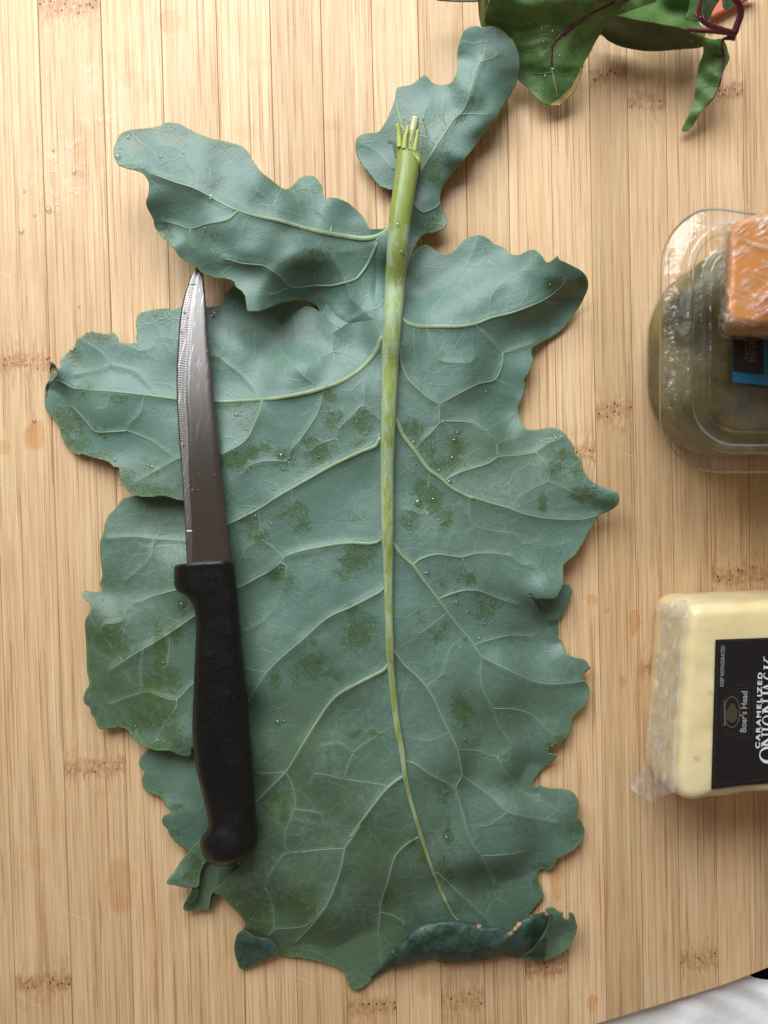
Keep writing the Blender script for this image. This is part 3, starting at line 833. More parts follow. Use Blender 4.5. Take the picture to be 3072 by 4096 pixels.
RUBS = '''1237,1064,85,34,1 1290,1010,90,30,.6 530,570,75,55,1 640,530,70,45,1 740,545,80,28,1 900,585,60,40,.75 930,640,30,30,.5 830,950,50,60,.55 880,730,60,60,.45 560,690,50,30,.6
660,930,40,60,.9 258,1698,70,80,1 295,1781,70,45,1 400,1830,90,24,.8 497,1897,45,45,1 560,1960,120,26,1 330,1560,50,50,.6 470,1600,60,40,.45 415,1720,60,50,.5 590,1850,40,30,.8
600,1880,50,30,.6 295,1420,35,50,.8 400,1350,70,26,.9 640,1270,60,40,.5 700,1285,60,30,.6 860,1245,24,20,1 950,1650,52,45,.8 970,1690,40,30,.6 1310,1580,36,55,.9 1330,1680,45,45,.9 1450,1690,55,60,.85 1430,1780,45,40,.7 1280,1820,60,60,1 1060,1790,60,45,.6
960,1840,60,50,1 1010,1815,40,40,1 920,1850,50,30,.8 1130,1830,70,60,.6 1240,1760,40,30,.7 1000,2090,55,55,.8 1040,2150,50,50,.8 1180,2040,70,50,.7 1210,2110,50,50,.6 1150,2070,60,40,.5 1420,2060,60,35,.5
1420,2240,75,70,.95 1380,2290,50,50,.7 1480,2210,40,40,.6 1100,2290,45,50,.8 1150,2330,45,40,.6 1440,2530,80,90,.85 1400,2460,50,60,.6 1250,2650,80,80,.8 1200,2700,60,60,.7 1100,2720,24,40,.95 1330,2700,60,40,.6 1240,2580,40,40,.6
1655,1720,50,45,1 1700,1790,50,60,.8 1830,1790,45,70,1 1820,1850,60,45,.9 1760,1860,70,40,.8 1690,1980,45,60,1 1740,2000,35,75,1 1640,2080,45,45,.8 1780,2080,40,50,.8 1660,2160,35,30,.4 2330,1980,60,35,1 2400,2010,60,30,1 2450,2000,40,30,.8
2220,1870,50,70,.75 2250,1820,40,40,.7 2310,1870,40,60,.7 2190,1750,40,30,.6 2170,2010,22,40,.9 1860,2300,55,55,.6 1880,2320,28,40,.8 1960,2430,80,50,.6 1930,2470,40,40,.6 1850,2850,50,85,.95 1830,2790,28,40,.8 1750,2540,50,50,.7 1770,2500,40,40,.6
1680,2470,30,50,.5 2210,1130,40,40,.95 2330,1130,30,30,.9 2270,1160,30,20,.9 2200,1020,50,40,.4 1780,3180,40,60,.6 1790,3330,30,60,.7 1660,3380,35,40,.8 1690,3430,30,40,.7 1800,3510,30,40,.7 1770,3450,30,50,.5
1500,2930,40,20,.7 1420,2940,40,20,.8 1120,3200,45,50,.7 1140,3260,20,45,.95 1080,3230,40,50,.6 1040,3320,30,70,.6 1010,3640,90,60,.9 960,3590,60,30,.9 1060,3660,60,40,.7 1030,3710,50,40,.9 1130,3620,60,60,.6 1200,3610,90,60,.75 1150,3800,90,20,.7 1230,3560,70,50,.5
1540,3580,40,60,.6 1600,3700,60,30,.4 1480,3720,40,60,.4 2210,2990,30,20,1 2240,2960,40,20,.9 2170,3480,40,30,1 2150,3520,20,50,.9 2310,3330,50,50,.6 2330,3220,30,40,.5
440,2540,70,75,.8 400,2480,50,40,.5 470,2600,50,60,.8 640,2600,35,120,1 620,2740,50,70,1 690,2720,40,60,.9 700,2540,40,40,.8 600,2800,70,70,.9 560,2880,80,60,.85 650,2860,70,60,.8 480,2960,60,30,1 620,2985,110,22,1 340,2650,60,60,.6 350,2760,60,80,.6 360,2900,70,70,.5 730,2430,22,40,1 690,2950,60,60,.8
1640,480,40,60,.85 1700,520,60,60,.85 1760,490,40,50,.8 1690,620,45,60,1 1730,670,50,40,1 1720,700,50,40,.9 1780,640,30,60,.6 1600,500,40,50,.5 1840,470,40,40,.6 1890,330,50,60,.45 1960,220,60,40,.4 1750,900,45,40,.9 1770,870,40,40,.7 1700,930,50,30,.6 1900,400,60,90,.35 1850,380,40,50,.5
780,3450,32,60,1 760,3500,36,30,.9 700,3520,50,40,.4 620,3180,60,20,.6 700,3230,40,20,.7 700,3330,60,20,.5'''
RUB = np.zeros((RH, RW))
for q in RUBS.split():
    x, y, rx, ry, s = [float(t) for t in q.split(',')]
    RUB = np.maximum(RUB, s * np.exp(-((GX - x) / rx) ** 2 - ((GY - y) / ry) ** 2))

H_M = idw('''1590,950,12 1577,1300,12 1555,1700,11 1550,2100,11 1555,2500,11.5 1590,2900,11 1671,3300,9.5 1780,3600,5.5
250,1700,2.5 200,1560,3 300,1430,4.5 230,1500,6.5 480,1400,5.5 600,1300,5 400,1620,8 500,1900,7.5 620,1985,9 700,1980,9 480,1800,6 750,1650,8.5 950,1400,8 900,1220,4 1000,1310,4.5 1120,1310,4.5 1220,1300,5 1000,1800,10 1200,1500,11.5 1250,1250,4 1100,1250,3.5 1350,1300,8 1200,1700,11 1400,1600,11.5 760,1400,7
1660,1130,5 1700,1000,4 1760,1050,5 1900,960,6 2000,960,5 2200,1050,11 2230,1030,15 2320,1090,12 2350,1130,8 2310,1230,4 2200,1340,3 2000,1200,10 2100,1200,11 2130,1350,6 2100,1500,7 2080,1560,5 2090,1610,7 2060,1640,3.5 1800,1300,10 1800,1500,10.5 1700,1500,10 1900,1750,9.5 2110,1710,6 2250,1720,8 2300,1800,8.5 2370,1930,9 2470,1990,12 2400,2060,6 2300,2150,7 2260,2260,8 2180,2390,13 2230,2350,11 2140,2390,12 2000,2100,10 1800,2000,10.5 1700,1800,10.5
1700,2200,11 1900,2300,10.5 2080,2300,10 2110,2430,6 2000,2440,8.5 2170,2480,4 2230,2540,3 2150,2580,4.5 2250,2620,6 2350,2680,6 2340,2760,4.5 2350,2800,6 2000,2700,9.5 2280,2900,5 2230,2960,6 2200,3000,5.5 2150,3080,3 2120,3140,2 2000,3060,7 2180,3150,5 2300,3250,6.5 2330,3330,5 2230,3430,6 2050,3250,9 2000,3400,8.5 2180,3480,3.5 2160,3600,2.5 2050,3600,2.5 2000,3560,3.5 1750,3000,11 1750,2700,11 1700,3400,8.5 1850,3400,9.5 1850,3650,4 1600,3750,4 1500,3850,2.5 1450,3940,1.5
1200,3500,9 1000,3500,10 900,3550,8 960,3620,7 1000,3690,5 1000,3800,3 950,3850,1 1080,3800,3.5 1200,3840,3 1100,3700,6 1300,3600,8.5 1400,3400,9.5 1500,3200,11 1300,3000,11.5 1100,3300,10.5 1100,2700,10 1300,2300,11 1300,2600,11 950,2400,8 950,2900,7 1000,3200,8 1050,3000,9.5 1200,2000,11 950,2100,9 1350,2850,10.5''')
H_LM = idw('''700,2100,3 600,2050,3 450,2050,4 430,2120,5 350,2200,5 390,2300,5.5 340,2350,2.5 400,2360,3 330,2380,9 360,2420,8 400,2500,7.5 340,2560,5 345,2700,5 360,2850,3 345,2790,5 330,2810,8 600,2500,8 600,2600,8.5 500,2700,7 420,2800,4 430,2880,4.5 650,2850,9 600,2950,7 560,2980,8 650,3000,11 750,2990,12 750,3020,6 500,2930,5 390,2910,4 850,2300,7 850,2500,7 850,2700,7 860,3000,7 600,2300,6 700,2300,6.5 550,2250,5''')
H_LL = idw('''600,3100,3 560,3050,2 800,3100,4 650,3300,3 700,3250,5 570,3130,2 660,3270,6 700,3330,4 750,3380,3 850,3200,5 750,3150,5 620,3190,1.8''')
H_UL = idw('''480,560,20 500,640,22 700,530,21 900,590,22 600,800,21 640,930,12 600,850,15 700,1000,19 800,1090,14 720,1030,13 900,900,25 1100,800,21 1000,740,23 1200,720,15 1240,690,15 1300,800,15 1440,880,13 1450,920,16 1540,935,17 1000,1000,24 970,1110,18 945,1140,19 1000,1220,20 1010,1180,20 1200,1150,20 1200,1210,18 1100,1230,19 1200,1040,21 1260,1030,16 1350,1000,16 1350,1100,15 1300,1120,15 1450,1000,15 1260,1220,13 850,1020,22 650,640,22 800,700,24''')
H_TR = idw('''1450,580,6 1430,600,4 1500,750,5 1560,450,7 1590,360,7 1680,320,8 1750,330,7 1750,450,9 1830,250,9 1850,300,12 1850,170,12 1900,120,15 1940,150,13 2000,110,15 2050,180,14 2070,250,12 2078,330,8 2060,420,3 1960,560,2 1990,430,12 1930,520,11.5 1850,640,11 1900,350,13 1800,600,10.5 1850,700,2 1790,760,1.5 1770,730,9 1740,800,9.5 1760,830,4 1700,700,9 1700,850,8.5 1690,830,9.5 1760,920,7 1660,1000,6 1700,940,5 1720,880,7 1600,700,7 1560,740,5''', 26)

MIDLINE = spline(cv('N', '1590,950 1577,1300 1555,1700 1550,2100 1555,2500 1590,2900 1671,3300 1780,3600'), False, 60)
def ridges(VE, extra=()):
    R = np.zeros((RH, RW)); D = np.full((RH, RW), 1e3)
    for lo_, hi_, a1, s1, a2, s2 in ((0, 6.5, .10, 8, .10, 34), (6.5, 11, .26, 11, .20, 42), (11, 99, .50, 17, .40, 55)):
        L = [p for p, a, b in VE if lo_ < a <= hi_] + (list(extra) if hi_ == 99 else [])
        if not L: continue
        d = dist_raster(L, 130)
        D = np.minimum(D, d)
        R = np.maximum(R, (a1 * np.exp(-(d / s1) ** 2) + a2 * np.exp(-(d / s2) ** 2)) * .001)
    return R, D
(G_M, D_M), (G_LM, D_LM), (G_UL, D_UL), (G_TR, D_TR) = ridges(VE_M, [MIDLINE]), ridges(VE_LM), ridges(VE_UL), ridges(VE_TR)
def smooth01(x): x = np.clip(x, 0, 1); return x * x * (3 - 2 * x)
H_M = .0075 + 1.5 * (H_M - .0075)
R_M = H_M + G_M + WOB
D_SEAM = dist_raster([UL_SEAM], 320)
mid_fade = smooth01((D_SEAM - 25) / 240.)
R_UL = R_M - .0010 + .0013 * smooth01(D_SEAM / 60.) + mid_fade * (H_UL + G_UL + WOB - R_M)
R_TR = H_TR + G_TR + WOB * .5
R_LM = H_LM + G_LM + WOB
R_LL = H_LL + WOB
H_R2 = idw('2060,2340,6 2200,2350,2.5 2280,2360,4 2250,2450,3 2170,2400,2.5 2230,2520,2.6 2150,2560,3.8 2050,2450,6.5 2120,2480,4')
R_R2 = np.minimum(H_R2 + WOB * .4, np.maximum(R_M, .002) - .0009)
def zr(R, lo=.0008): return lambda px, py: np.maximum(samp(R, px, py), lo)

KALE = thing('kale_leaf', (0, 0, 0), 'large blue-green kale leaf lying underside up with a thick pale stem', 'kale leaf')
BLUEGREEN = idw('1000,500,1000 600,700,1000 1800,400,900 1200,1500,1000 500,1600,700 2000,1400,800 2200,1900,600 1300,2000,850 450,2200,500 450,2700,150 700,2500,500 1100,2500,650 2000,2500,600 1300,2900,450 1900,2900,450 1100,3300,250 2200,3200,500 1100,3650,50 1450,3700,50 1900,3500,500 2150,3500,600 700,3200,600')  # leaf colour by region: blue-green at the top, darker olive towards the lower left
def leaf_attrs(D): return {'bluegreen': lambda x, y: samp(BLUEGREEN, x, y), 'rub': lambda x, y: samp(RUB, x, y), 'vein': lambda x, y: np.exp(-(samp(D, x, y) / 9.) ** 2)}
NOV = np.full((RH, RW), 1e3)
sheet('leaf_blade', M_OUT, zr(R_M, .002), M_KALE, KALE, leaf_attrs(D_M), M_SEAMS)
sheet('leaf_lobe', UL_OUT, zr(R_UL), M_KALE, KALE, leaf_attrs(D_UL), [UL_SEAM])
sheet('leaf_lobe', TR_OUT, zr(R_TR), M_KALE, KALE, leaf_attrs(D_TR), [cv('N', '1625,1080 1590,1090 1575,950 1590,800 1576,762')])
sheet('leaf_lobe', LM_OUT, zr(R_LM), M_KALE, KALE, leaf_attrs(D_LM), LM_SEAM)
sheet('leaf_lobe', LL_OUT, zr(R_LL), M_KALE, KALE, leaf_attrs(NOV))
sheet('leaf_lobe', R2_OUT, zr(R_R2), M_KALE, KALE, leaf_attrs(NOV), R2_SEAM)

# folded bits by the knife butt
FB1 = cv('G1', '600,180 500,232 420,310 370,370 300,450 230,560 165,640 160,675 230,690 300,710 370,715 405,710 440,712 465,690 475,590 510,500 560,440 700,300')
FB2 = cv('G1', '470,470 530,440 800,470 860,560 760,640 700,720 640,780 600,760 578,800 570,850 555,922 500,922 430,931 340,936 312,902 350,860 420,800 450,750 440,690 450,590')
Z1 = idw('850,3330,8 780,3400,8 700,3500,9 670,3530,10 770,3550,8 790,3530,5.5 800,3480,6 740,3540,9 690,3450,6 840,3400,8')
Z2 = idw('820,3470,4.5 810,3550,2.2 800,3600,2.4 880,3480,5.5 860,3550,5 745,3630,5 740,3640,4.5 760,3640,2.0 800,3640,2 830,3640,3.5 850,3600,5 870,3570,6')
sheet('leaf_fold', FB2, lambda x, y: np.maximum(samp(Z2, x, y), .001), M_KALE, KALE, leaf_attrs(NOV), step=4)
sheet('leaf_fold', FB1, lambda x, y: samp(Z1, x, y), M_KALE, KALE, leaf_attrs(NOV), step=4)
FB3 = cv('G1', '405,712 455,700 462,740 450,800 420,850 380,880 345,890 316,908 318,880 345,830 385,755')
sheet('leaf_fold', FB3, lambda x, y: .0052 + .0012 * np.sin((x + y) / 40.), M_KTOP, KALE, None, step=4)
FB4 = cv('G1', '596,748 640,775 620,830 590,880 562,920 568,860 578,800')
sheet('leaf_fold', FB4, lambda x, y: .003 + 0 * x, M_KTOP, KALE, None, step=4)
FB5 = cv('G1', '830,1150 900,1120 1000,1180 1090,1195 1150,1210 1230,1330 1190,1350 1080,1400 960,1460 900,1482 850,1478 835,1440 800,1320 805,1230')
Z5 = idw('950,3750,3 950,3860,1.2 1000,3780,4.5 1080,3790,5 1090,3820,3 1000,3850,1.5 1120,3810,5 940,3800,2')
sheet('leaf_fold', FB5, lambda x, y: samp(Z5, x, y) + .0006, M_KTOP, KALE, None, step=4)

FB6 = cv('G4', '145,405 178,430 218,500 222,545 196,580 150,640 112,730 92,800 82,740 95,680 130,600 150,560 130,500 140,450')
sheet('leaf_fold', FB6, lambda x, y: .0085 + .0008 * np.sin(y / 12.), M_KTOP, KALE, None, step=4, burn=[(216, 1480, 16)])

# rolled tip: top side of the leaf curling over
lo = cv('G2', '-30,765 0,748 60,706 150,686 220,676 300,651 380,636 430,624 490,650 560,650 640,650 720,641 800,631 870,616 950,600 1020,608 1100,618 1170,628 1235,632')
hi = cv('G2', '-20,735 10,700 60,650 95,605 135,558 165,518 225,468 290,398 370,352 440,345 520,330 600,332 660,343 720,353 790,368 860,382 920,374 955,400 985,425 1020,385 1060,335 1110,308 1180,290 1250,272 1285,290 1290,340 1275,420')
lo = spline(lo, False, 5); hi = spline(hi, False, 5)
def resample(p, n):
    s = np.concatenate([[0], np.cumsum(np.hypot(*np.diff(p, axis=0).T))]); t = np.linspace(0, s[-1], n)
    return np.stack([np.interp(t, s, p[:, 0]), np.interp(t, s, p[:, 1])], -1)
nu_, nv_ = 170, 28
lo = resample(lo, nu_); hi = resample(hi, nu_)
V = []; PX = []
for i in range(nu_):
    hgt = .0070 * smooth01(i / 40.) * (1 - .75 * smooth01((i - 140) / 30.)) + .0022
    for j in range(nv_):
        v = j / (nv_ - 1)
        s = (1 - math.cos(math.pi * v)) / 2
        q = lo[i] * (1 - s) + hi[i] * s
        nz = mnoise.noise((q[0] / 60., q[1] / 60., 3.)) * .0009 + mnoise.noise((q[0] / 26., q[1] / 26., 9.)) * .0003
        z = .0012 + hgt * math.sin(math.pi * (v * .80)) ** .75 + nz * math.sin(math.pi * v)
        V.append(P(q[0], q[1], max(z, .0008))); PX.append(q)
F = [(i * nv_ + j, (i + 1) * nv_ + j, (i + 1) * nv_ + j + 1, i * nv_ + j + 1) for i in range(nu_ - 1) for j in range(nv_ - 1)]
me = mesh_raw('leaf_curl', V, np.array(F)); PX = np.array(PX)
if sum(p.normal.z for p in me.polygons) < 0: me.flip_normals()
BURN = [(1500 + x / 1.8433, 3500 + y / 1.8433, r) for x, y, r in ((130, 560, 7), (350, 398, 6), (770, 372, 12), (995, 422, 14), (1058, 360, 13), (1032, 392, 12), (1270, 280, 12), (1150, 298, 7))]
bv = np.zeros(len(PX))
for bx, by, br in BURN: bv = np.maximum(bv, np.exp(-((PX[:, 0] - bx) ** 2 + (PX[:, 1] - by) ** 2) / (br * br)))
add_attr(me, 'burn', bv)
add_attr(me, 'edge', np.tile(np.exp(-((1 - np.linspace(0, 1, nv_)) / .05) ** 2), nu_))
lk = link('leaf_curl', me, M_KTOP, KALE)
md = lk.modifiers.new('thickness', 'SOLIDIFY'); md.thickness = .0005; md.offset = -1
CUP = cv('G2', '1255,262 1290,238 1320,245 1350,270 1385,280 1386,322 1405,328 1425,325 1447,347 1428,300 1432,280 1445,278 1465,292 1480,340 1490,390 1472,460 1432,530 1370,580 1300,615 1240,633 1180,628 1215,560 1270,450 1290,360')
ZC = idw('2200,3640,5 2250,3660,7 2270,3690,4 2300,3720,4 2285,3660,8 2303,3690,9 2300,3740,8 2260,3800,6 2230,3760,2.5 2200,3800,3 2190,3720,4.5 2170,3840,2.5 2270,3740,3', 20)
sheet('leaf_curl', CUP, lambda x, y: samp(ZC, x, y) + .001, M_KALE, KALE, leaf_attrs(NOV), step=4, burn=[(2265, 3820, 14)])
CUP2 = cv('G2', '1285,285 1320,300 1310,380 1280,450 1262,540 1235,632 1160,626 1060,612 985,600 1080,588 1150,560 1205,500 1250,430 1280,350')
sheet('leaf_curl', CUP2, lambda x, y: .0125 + .0012 * np.sin(x / 30.) - .008 * smooth01((y - 3750) / 80.), M_KTOP, KALE, None, step=4)

# veins: a small bar each, standing proud of the blade
def veins(L, R):
    for p, a, b in L:
        tk = lambda t, wd: np.clip((wd - 6) / 12., 0, .9)
        tube('vein', p, zr(R), a * 1.0, b * .9, M_VEIN, KALE, 8, -.02, .46, {'thick': tk}, 9.0)
veins(VE_M, R_M); veins(VE_UL, R_UL); veins(VE_LM, R_LM); veins(VE_TR, R_TR)

# stem / midrib
SX = [(1637, 612, 100, 15.5), (1633, 660, 96, 16), (1617, 760, 89, 17), (1601, 870, 88, 17.5), (1590, 1000, 84, 17), (1577, 1200, 80, 16), (1561, 1450, 70, 14.5), (1553, 1700, 60, 13.5),
      (1549, 1880, 54, 13.0), (1549, 2000, 54, 12.8), (1550, 2150, 50, 12.6), (1552, 2210, 44, 12.4), (1554, 2400, 34, 12.4), (1560, 2600, 33, 12.4), (1566, 2700, 27, 12.0), (1588, 2900, 27, 11.8),
      (1607, 3000, 24, 11.4), (1625, 3130, 19, 10.8), (1671, 3300, 16, 9.9), (1738, 3500, 13, 8.0), (1811, 3660, 10, 5.6), (1845, 3695, 8, 5.0)]
a = np.array(SX, float)
pp = spline(np.stack([a[:, 0], a[:, 1], a[:, 3] * .001], -1), False, 8)
wl = np.interp(pp[:, 1], a[:, 1], a[:, 2])
sides = 28
n = len(pp); r = wl / 2 * .0000926
zb = zr(R_M)(pp[:, 0], pp[:, 1]) + r * .35
wz = smooth01((pp[:, 1] - 800) / 700.)
C = P(pp[:, 0], pp[:, 1], (pp[:, 2] - r * .35) * (1 - wz) + zb * wz)
# slightly smaller radius because the stem stands nearer the lens
r = r * (CAM_D - C[:, 2]) / CAM_D
tan = np.gradient(C, axis=0); tan /= np.linalg.norm(tan, axis=1)[:, None]
sd = np.cross(tan, [0, 0, 1.0]); sd /= np.linalg.norm(sd, axis=1)[:, None]; nu = np.cross(sd, tan)
V = []; side = []; bloom = []
cut = spline(cv('E6', '405,635 470,648 520,660 600,700 660,760 710,820 745,860'), False, 3)
for i in range(n):
    for k in range(sides):
        th = 2 * math.pi * k / sides
        c, s = math.cos(th), math.sin(th)
        rib = 1 + .035 * math.cos(5 * th + .4) * min(1, 300 / (pp[i, 1] - 300))
        fl = .80 if s > 0 else .75
        V.append(C[i] + r[i] * rib * (c * sd[i] + fl * s * nu[i]))
        side.append(c); y = pp[i, 1]
        b = .30 + .38 * min(1, abs(c) ** 1.6 * 1.1) + (.14 if 1450 > y > 1150 else 0) + .14 * float(smooth01((y - 1250) / 500.)) - (.35 if y < 900 else 0)
        bloom.append(b)
V = np.array(V)
# slanted cut at the top end: slide the first ring(s) along the stem to follow the cut line
for k in range(sides):
    c = math.cos(2 * math.pi * k / sides)
    dy = (-c) * .0058          # right-hand side is cut lower
    V[k] = V[k] + tan[0] * (dy + .001)
F = [(i * sides + k, i * sides + (k + 1) % sides, (i + 1) * sides + (k + 1) % sides, (i + 1) * sides + k) for i in range(n - 1) for k in range(sides)]
F += [tuple(range(sides))[::-1], tuple((n - 1) * sides + k for k in range(sides))]
me = mesh_raw('stem', V, F)
import bmesh
bm = bmesh.new(); bm.from_mesh(me); bmesh.ops.recalc_face_normals(bm, faces=bm.faces); bm.to_mesh(me); bm.free()
add_attr(me, 'side', side); add_attr(me, 'bloom', bloom)
STEM = link('stem', me, M_STEM, KALE)
# torn fibres at the cut
M_FIB = simple_mat('stem_fibre', (.34, .40, .075), .35, .25, .4, .15, 1.0)
M_PITH = simple_mat('stem_pith', (.52, .52, .30), .30, .18, .5, .3, .8)
def fibre(crop, pts, w0, w1, z0, z1, mat):
    p = cv(crop, pts); zz = np.linspace(z0, z1, len(p)) * .001
    tube('stem_fibre', np.column_stack([p, zz]), None, w0, w1, mat, STEM, 7, 0, .6, None, 5, True)
fibre('E6', '470,760 465,640 458,540 440,462', 24, 16, 16, 16.5, M_FIB)
fibre('E6', '530,760 505,640 480,560 470,480 500,520', 14, 5, 15, 16, M_FIB)
fibre('E6', '528,560 500,480 460,330 440,240 430,192', 6, 3, 16, 15, M_FIB)
fibre('E6', '530,780 540,640 560,560 575,480', 22, 14, 17, 17, M_FIB)
fibre('E6', '600,800 610,660 640,520 660,430 668,370', 34, 26, 15, 15.5, M_PITH)
fibre('E6', '640,600 672,510 704,430', 20, 9, 14.5, 15, M_PITH)
fibre('E6', '655,840 670,720 690,620 698,540', 20, 14, 16, 16.5, M_FIB)
fibre('E6', '600,700 635,560 690,420', 6, 3, 17, 17, M_FIB)
# small curled scrap of leaf left of the stem
sheet('leaf_scrap', cv('E6', '312,672 340,662 390,672 415,690 430,760 430,880 415,890 395,800 380,740 372,705 330,700'), lambda x, y: .012 + 0 * x, M_KTOP, KALE, None, step=3)

# ------------------------------------------------------------------ knife
M_STEEL = None
def steel_mat():
    m, nt, out = newmat('brushed_steel'); g = G(nt); v = g.mm()
    wear = g.attr('wear')
    s = g.noise(g.vmul(v, (3.0, .10, 1)), 1.0, 4, .6)
    sc = g.noise(g.vmul(g.n('VectorRotate', {'Vector': v, 'Angle': math.radians(12)}, rotation_type='Z_AXIS').outputs[0], (2.4, .05, 1)), 1.0, 3, .6)
    c = g.mix(s, (.20, .180, .168), (.31, .295, .29))
    c = g.mix(g.math('MULTIPLY', g.ss(sc, .62, .68), wear), c, (.8, .8, .82))
    rough = g.math('MULTIPLY_ADD', wear, .20, .20)
    nb = g.bump(s, .00002, g.math('MULTIPLY_ADD', wear, .5, .05))
    g.bsdf(out, Base_Color=c, Metallic=1.0, Roughness=rough, Normal=nb)
    return m
M_STEEL = steel_mat()

def build_knife():
    k = thing('kitchen_knife', (0, 0, 0), 'serrated steel kitchen knife with a worn black handle lying on the kale leaf', 'knife')
    L = cv('D1', '385,-70 352,-15 325,35 296,90 272,150 240,240 210,400 195,600 187,750 187,900 192,1050 205,1250 225,1500 240,1750 250,1900 255,2000 262,2125 264,2180')
    R = cv('D1', '390,-75 376,0 375,60 377,110 385,200 395,320 410,560 430,740 450,950 475,1180 500,1450 520,1650 545,1850 556,2000 566,2110 570,2180')
    I = cv('D1', '380,-60 352,40 325,160 305,280 290,400 265,700 255,900 262,1050 270,1200 275,1500 290,1750 295,1900 297,2200')
    y0, y1 = 1050 - 66 / 1.77, 1050 + 2175 / 1.77
    ys = np.linspace(y0, y1, 900)
    ip = lambda A: np.interp(ys, A[:, 1], A[:, 0])
    lx, rx, ix = ip(spline(L, False, 4)), ip(spline(R, False, 4)), ip(spline(I, False, 4))
    ix = np.clip(ix, lx + 1.0, np.maximum(rx - 6, lx + 1.2)); rx = np.maximum(rx, lx + 8)
    s0, s1 = 1050 + 155 / 1.77, 1050 + 1900 / 1.77
    ser = (ys > s0) & (ys < s1)
    pitch = 6.8
    ph = (ys / pitch) * 2 * math.pi
    nx = 14
    ss_ = (ys - 1050) / 1205.; zc = (10.6 + 6.8 * ss_ - 1.2 * ss_ ** 2) * .001
    V = []; wear = []
    for i, y in enumerate(ys):
        se = 1.0 if ser[i] else 0.0
        tooth = se * 1.6 * (0.5 + .5 * math.cos(ph[i]))
        l = lx[i] + tooth
        row = [l, l + (ix[i] - l) * .25, l + (ix[i] - l) * .5, l + (ix[i] - l) * .8, ix[i], ix[i] + 3] + list(np.linspace(ix[i] + 3, rx[i], nx - 6 + 1)[1:])
        row[-2] = row[-1] - 2.0
        for j, x in enumerate(row):
            s = max(0.0, (x - l) / max(1, rx[i] - l))
            z = zc[i] + .00012 * min(1, (s * 3)) ** .8 - .00045 * (s - .5)
            slant = (x - l) * .12
            gr = se * (1 if j < 4 else (.6 if j == 4 else 0)) * .000022 * math.cos((y + slant) / pitch * 2 * math.pi)
            if j < 5: z -= (.00018 if se else .00008)
            if j == len(row) - 1: z -= .0003
            V.append(P(x, y, z + gr)); wear.append(float(smooth01((1.0 - (y - 1150) / 900.)) ) if j > 4 else .6)
    nc = nx
    n = len(ys)
    top = len(V)
    Vb = [v - np.array([0, 0, .0009 if 1 else 0]) * (0.15 if (q % nc) == 0 else 1.0) for q, v in enumerate(V)]
    Fq = []
    for i in range(n - 1):
        for j in range(nc - 1):
            a, b = i * nc + j, (i + 1) * nc + j
            Fq.append((a, b, b + 1, a + 1)); Fq.append((a + top, a + 1 + top, b + 1 + top, b + top))
        a, b = i * nc + nc - 1, (i + 1) * nc + nc - 1
        Fq.append((a, b, b + top, a + top))
        a, b = i * nc, (i + 1) * nc
        Fq.append((a, a + top, b + top, b))
    me = mesh_raw('blade', np.array(V + Vb), np.array(Fq))
    bm = bmesh.new(); bm.from_mesh(me); bmesh.ops.recalc_face_normals(bm, faces=bm.faces)
    bm.to_mesh(me); bm.free()
    add_attr(me, 'wear', wear + wear)
    o = link('blade', me, M_STEEL, k)
    # handle
    L = cv('D2', '240,92 172,104 163,140 163,200 166,245 182,274 222,300 270,340 303,415 313,520 306,700 296,950 287,1200 296,1350 316,1500 350,1640 385,1790 396,1860 386,1910 355,1950 338,1990 346,2045 390,2120 452,2150 512,2156')
    R = cv('D2', '500,72 560,78 574,95 578,120 582,150 586,190 590,220 594,262 604,340 614,450 626,600 645,800 664,1000 680,1180 692,1330 702,1470 714,1640 722,1780 727,1880 731,1930 733,1965 728,2005 715,2040 670,2085 590,2130')
    Ls, Rs = resample(spline(L, False, 4), 160), resample(spline(R, False, 4), 160)
    V = []; ns = 36; n = 160
    # bring rows roughly level
    for i in range(n):
        t = i / (n - 1)
        th = np.interp(t, [0, .03, .12, .2, .45, .8, .86, .92, .96, .985, 1], [5.0, 6.2, 6.2, 5.6, 6.6, 6.0, 6.6, 8.0, 6.8, 4.8, 2.2]) * .001
        zc_ = np.interp(t, [0, 1], [16.4, 17.0]) * .001
        a_, b_ = Ls[i], Rs[i]
        for q in range(ns):
            ang = 2 * math.pi * q / ns
            ex = 2.6 - .55 * float(smooth01((t - .78) / .1))
            cx = math.copysign(abs(math.cos(ang)) ** (2 / ex), math.cos(ang)); sz = math.copysign(abs(math.sin(ang)) ** (2 / ex), math.sin(ang))
            s = .5 + .5 * cx
            pxy = a_ * (1 - s) + b_ * s
            dent = -.0007 * math.exp(-((s - .38) / .16) ** 2) * smooth01((t - .1) / .15) * (1 - smooth01((t - .78) / .1)) if sz > 0 else 0
            wob = .00012 * mnoise.noise((pxy[0] / 28., pxy[1] / 28., 2.))
            V.append(P(pxy[0], pxy[1], zc_ + th * sz + dent + wob))
    F = [(i * ns + q, i * ns + (q + 1) % ns, (i + 1) * ns + (q + 1) % ns, (i + 1) * ns + q) for i in range(n - 1) for q in range(ns)]
    F += [tuple(range(ns)), tuple((n - 1) * ns + q for q in range(ns))]
    me = mesh_raw('handle', V, F)
    bm = bmesh.new(); bm.from_mesh(me); bmesh.ops.recalc_face_normals(bm, faces=bm.faces); bm.to_mesh(me); bm.free()
    m, nt, out = newmat('worn_black_plastic'); g = G(nt); v = g.mm()
    n1 = g.noise(v, .9, 6, .7); n2 = g.noise(v, .12, 3)
    c = g.mix(g.ss(n1, .5, .75), (.004, .004, .0044), (.014, .0135, .013))
    c = g.mix(g.ss(g.noise(v, 1.6, 2), .70, .76, 0, .5), c, (.10, .09, .08))
    ro = g.math('ADD', g.ss(n2, .35, .65, .16, .30), g.math('MULTIPLY', n1, .14))
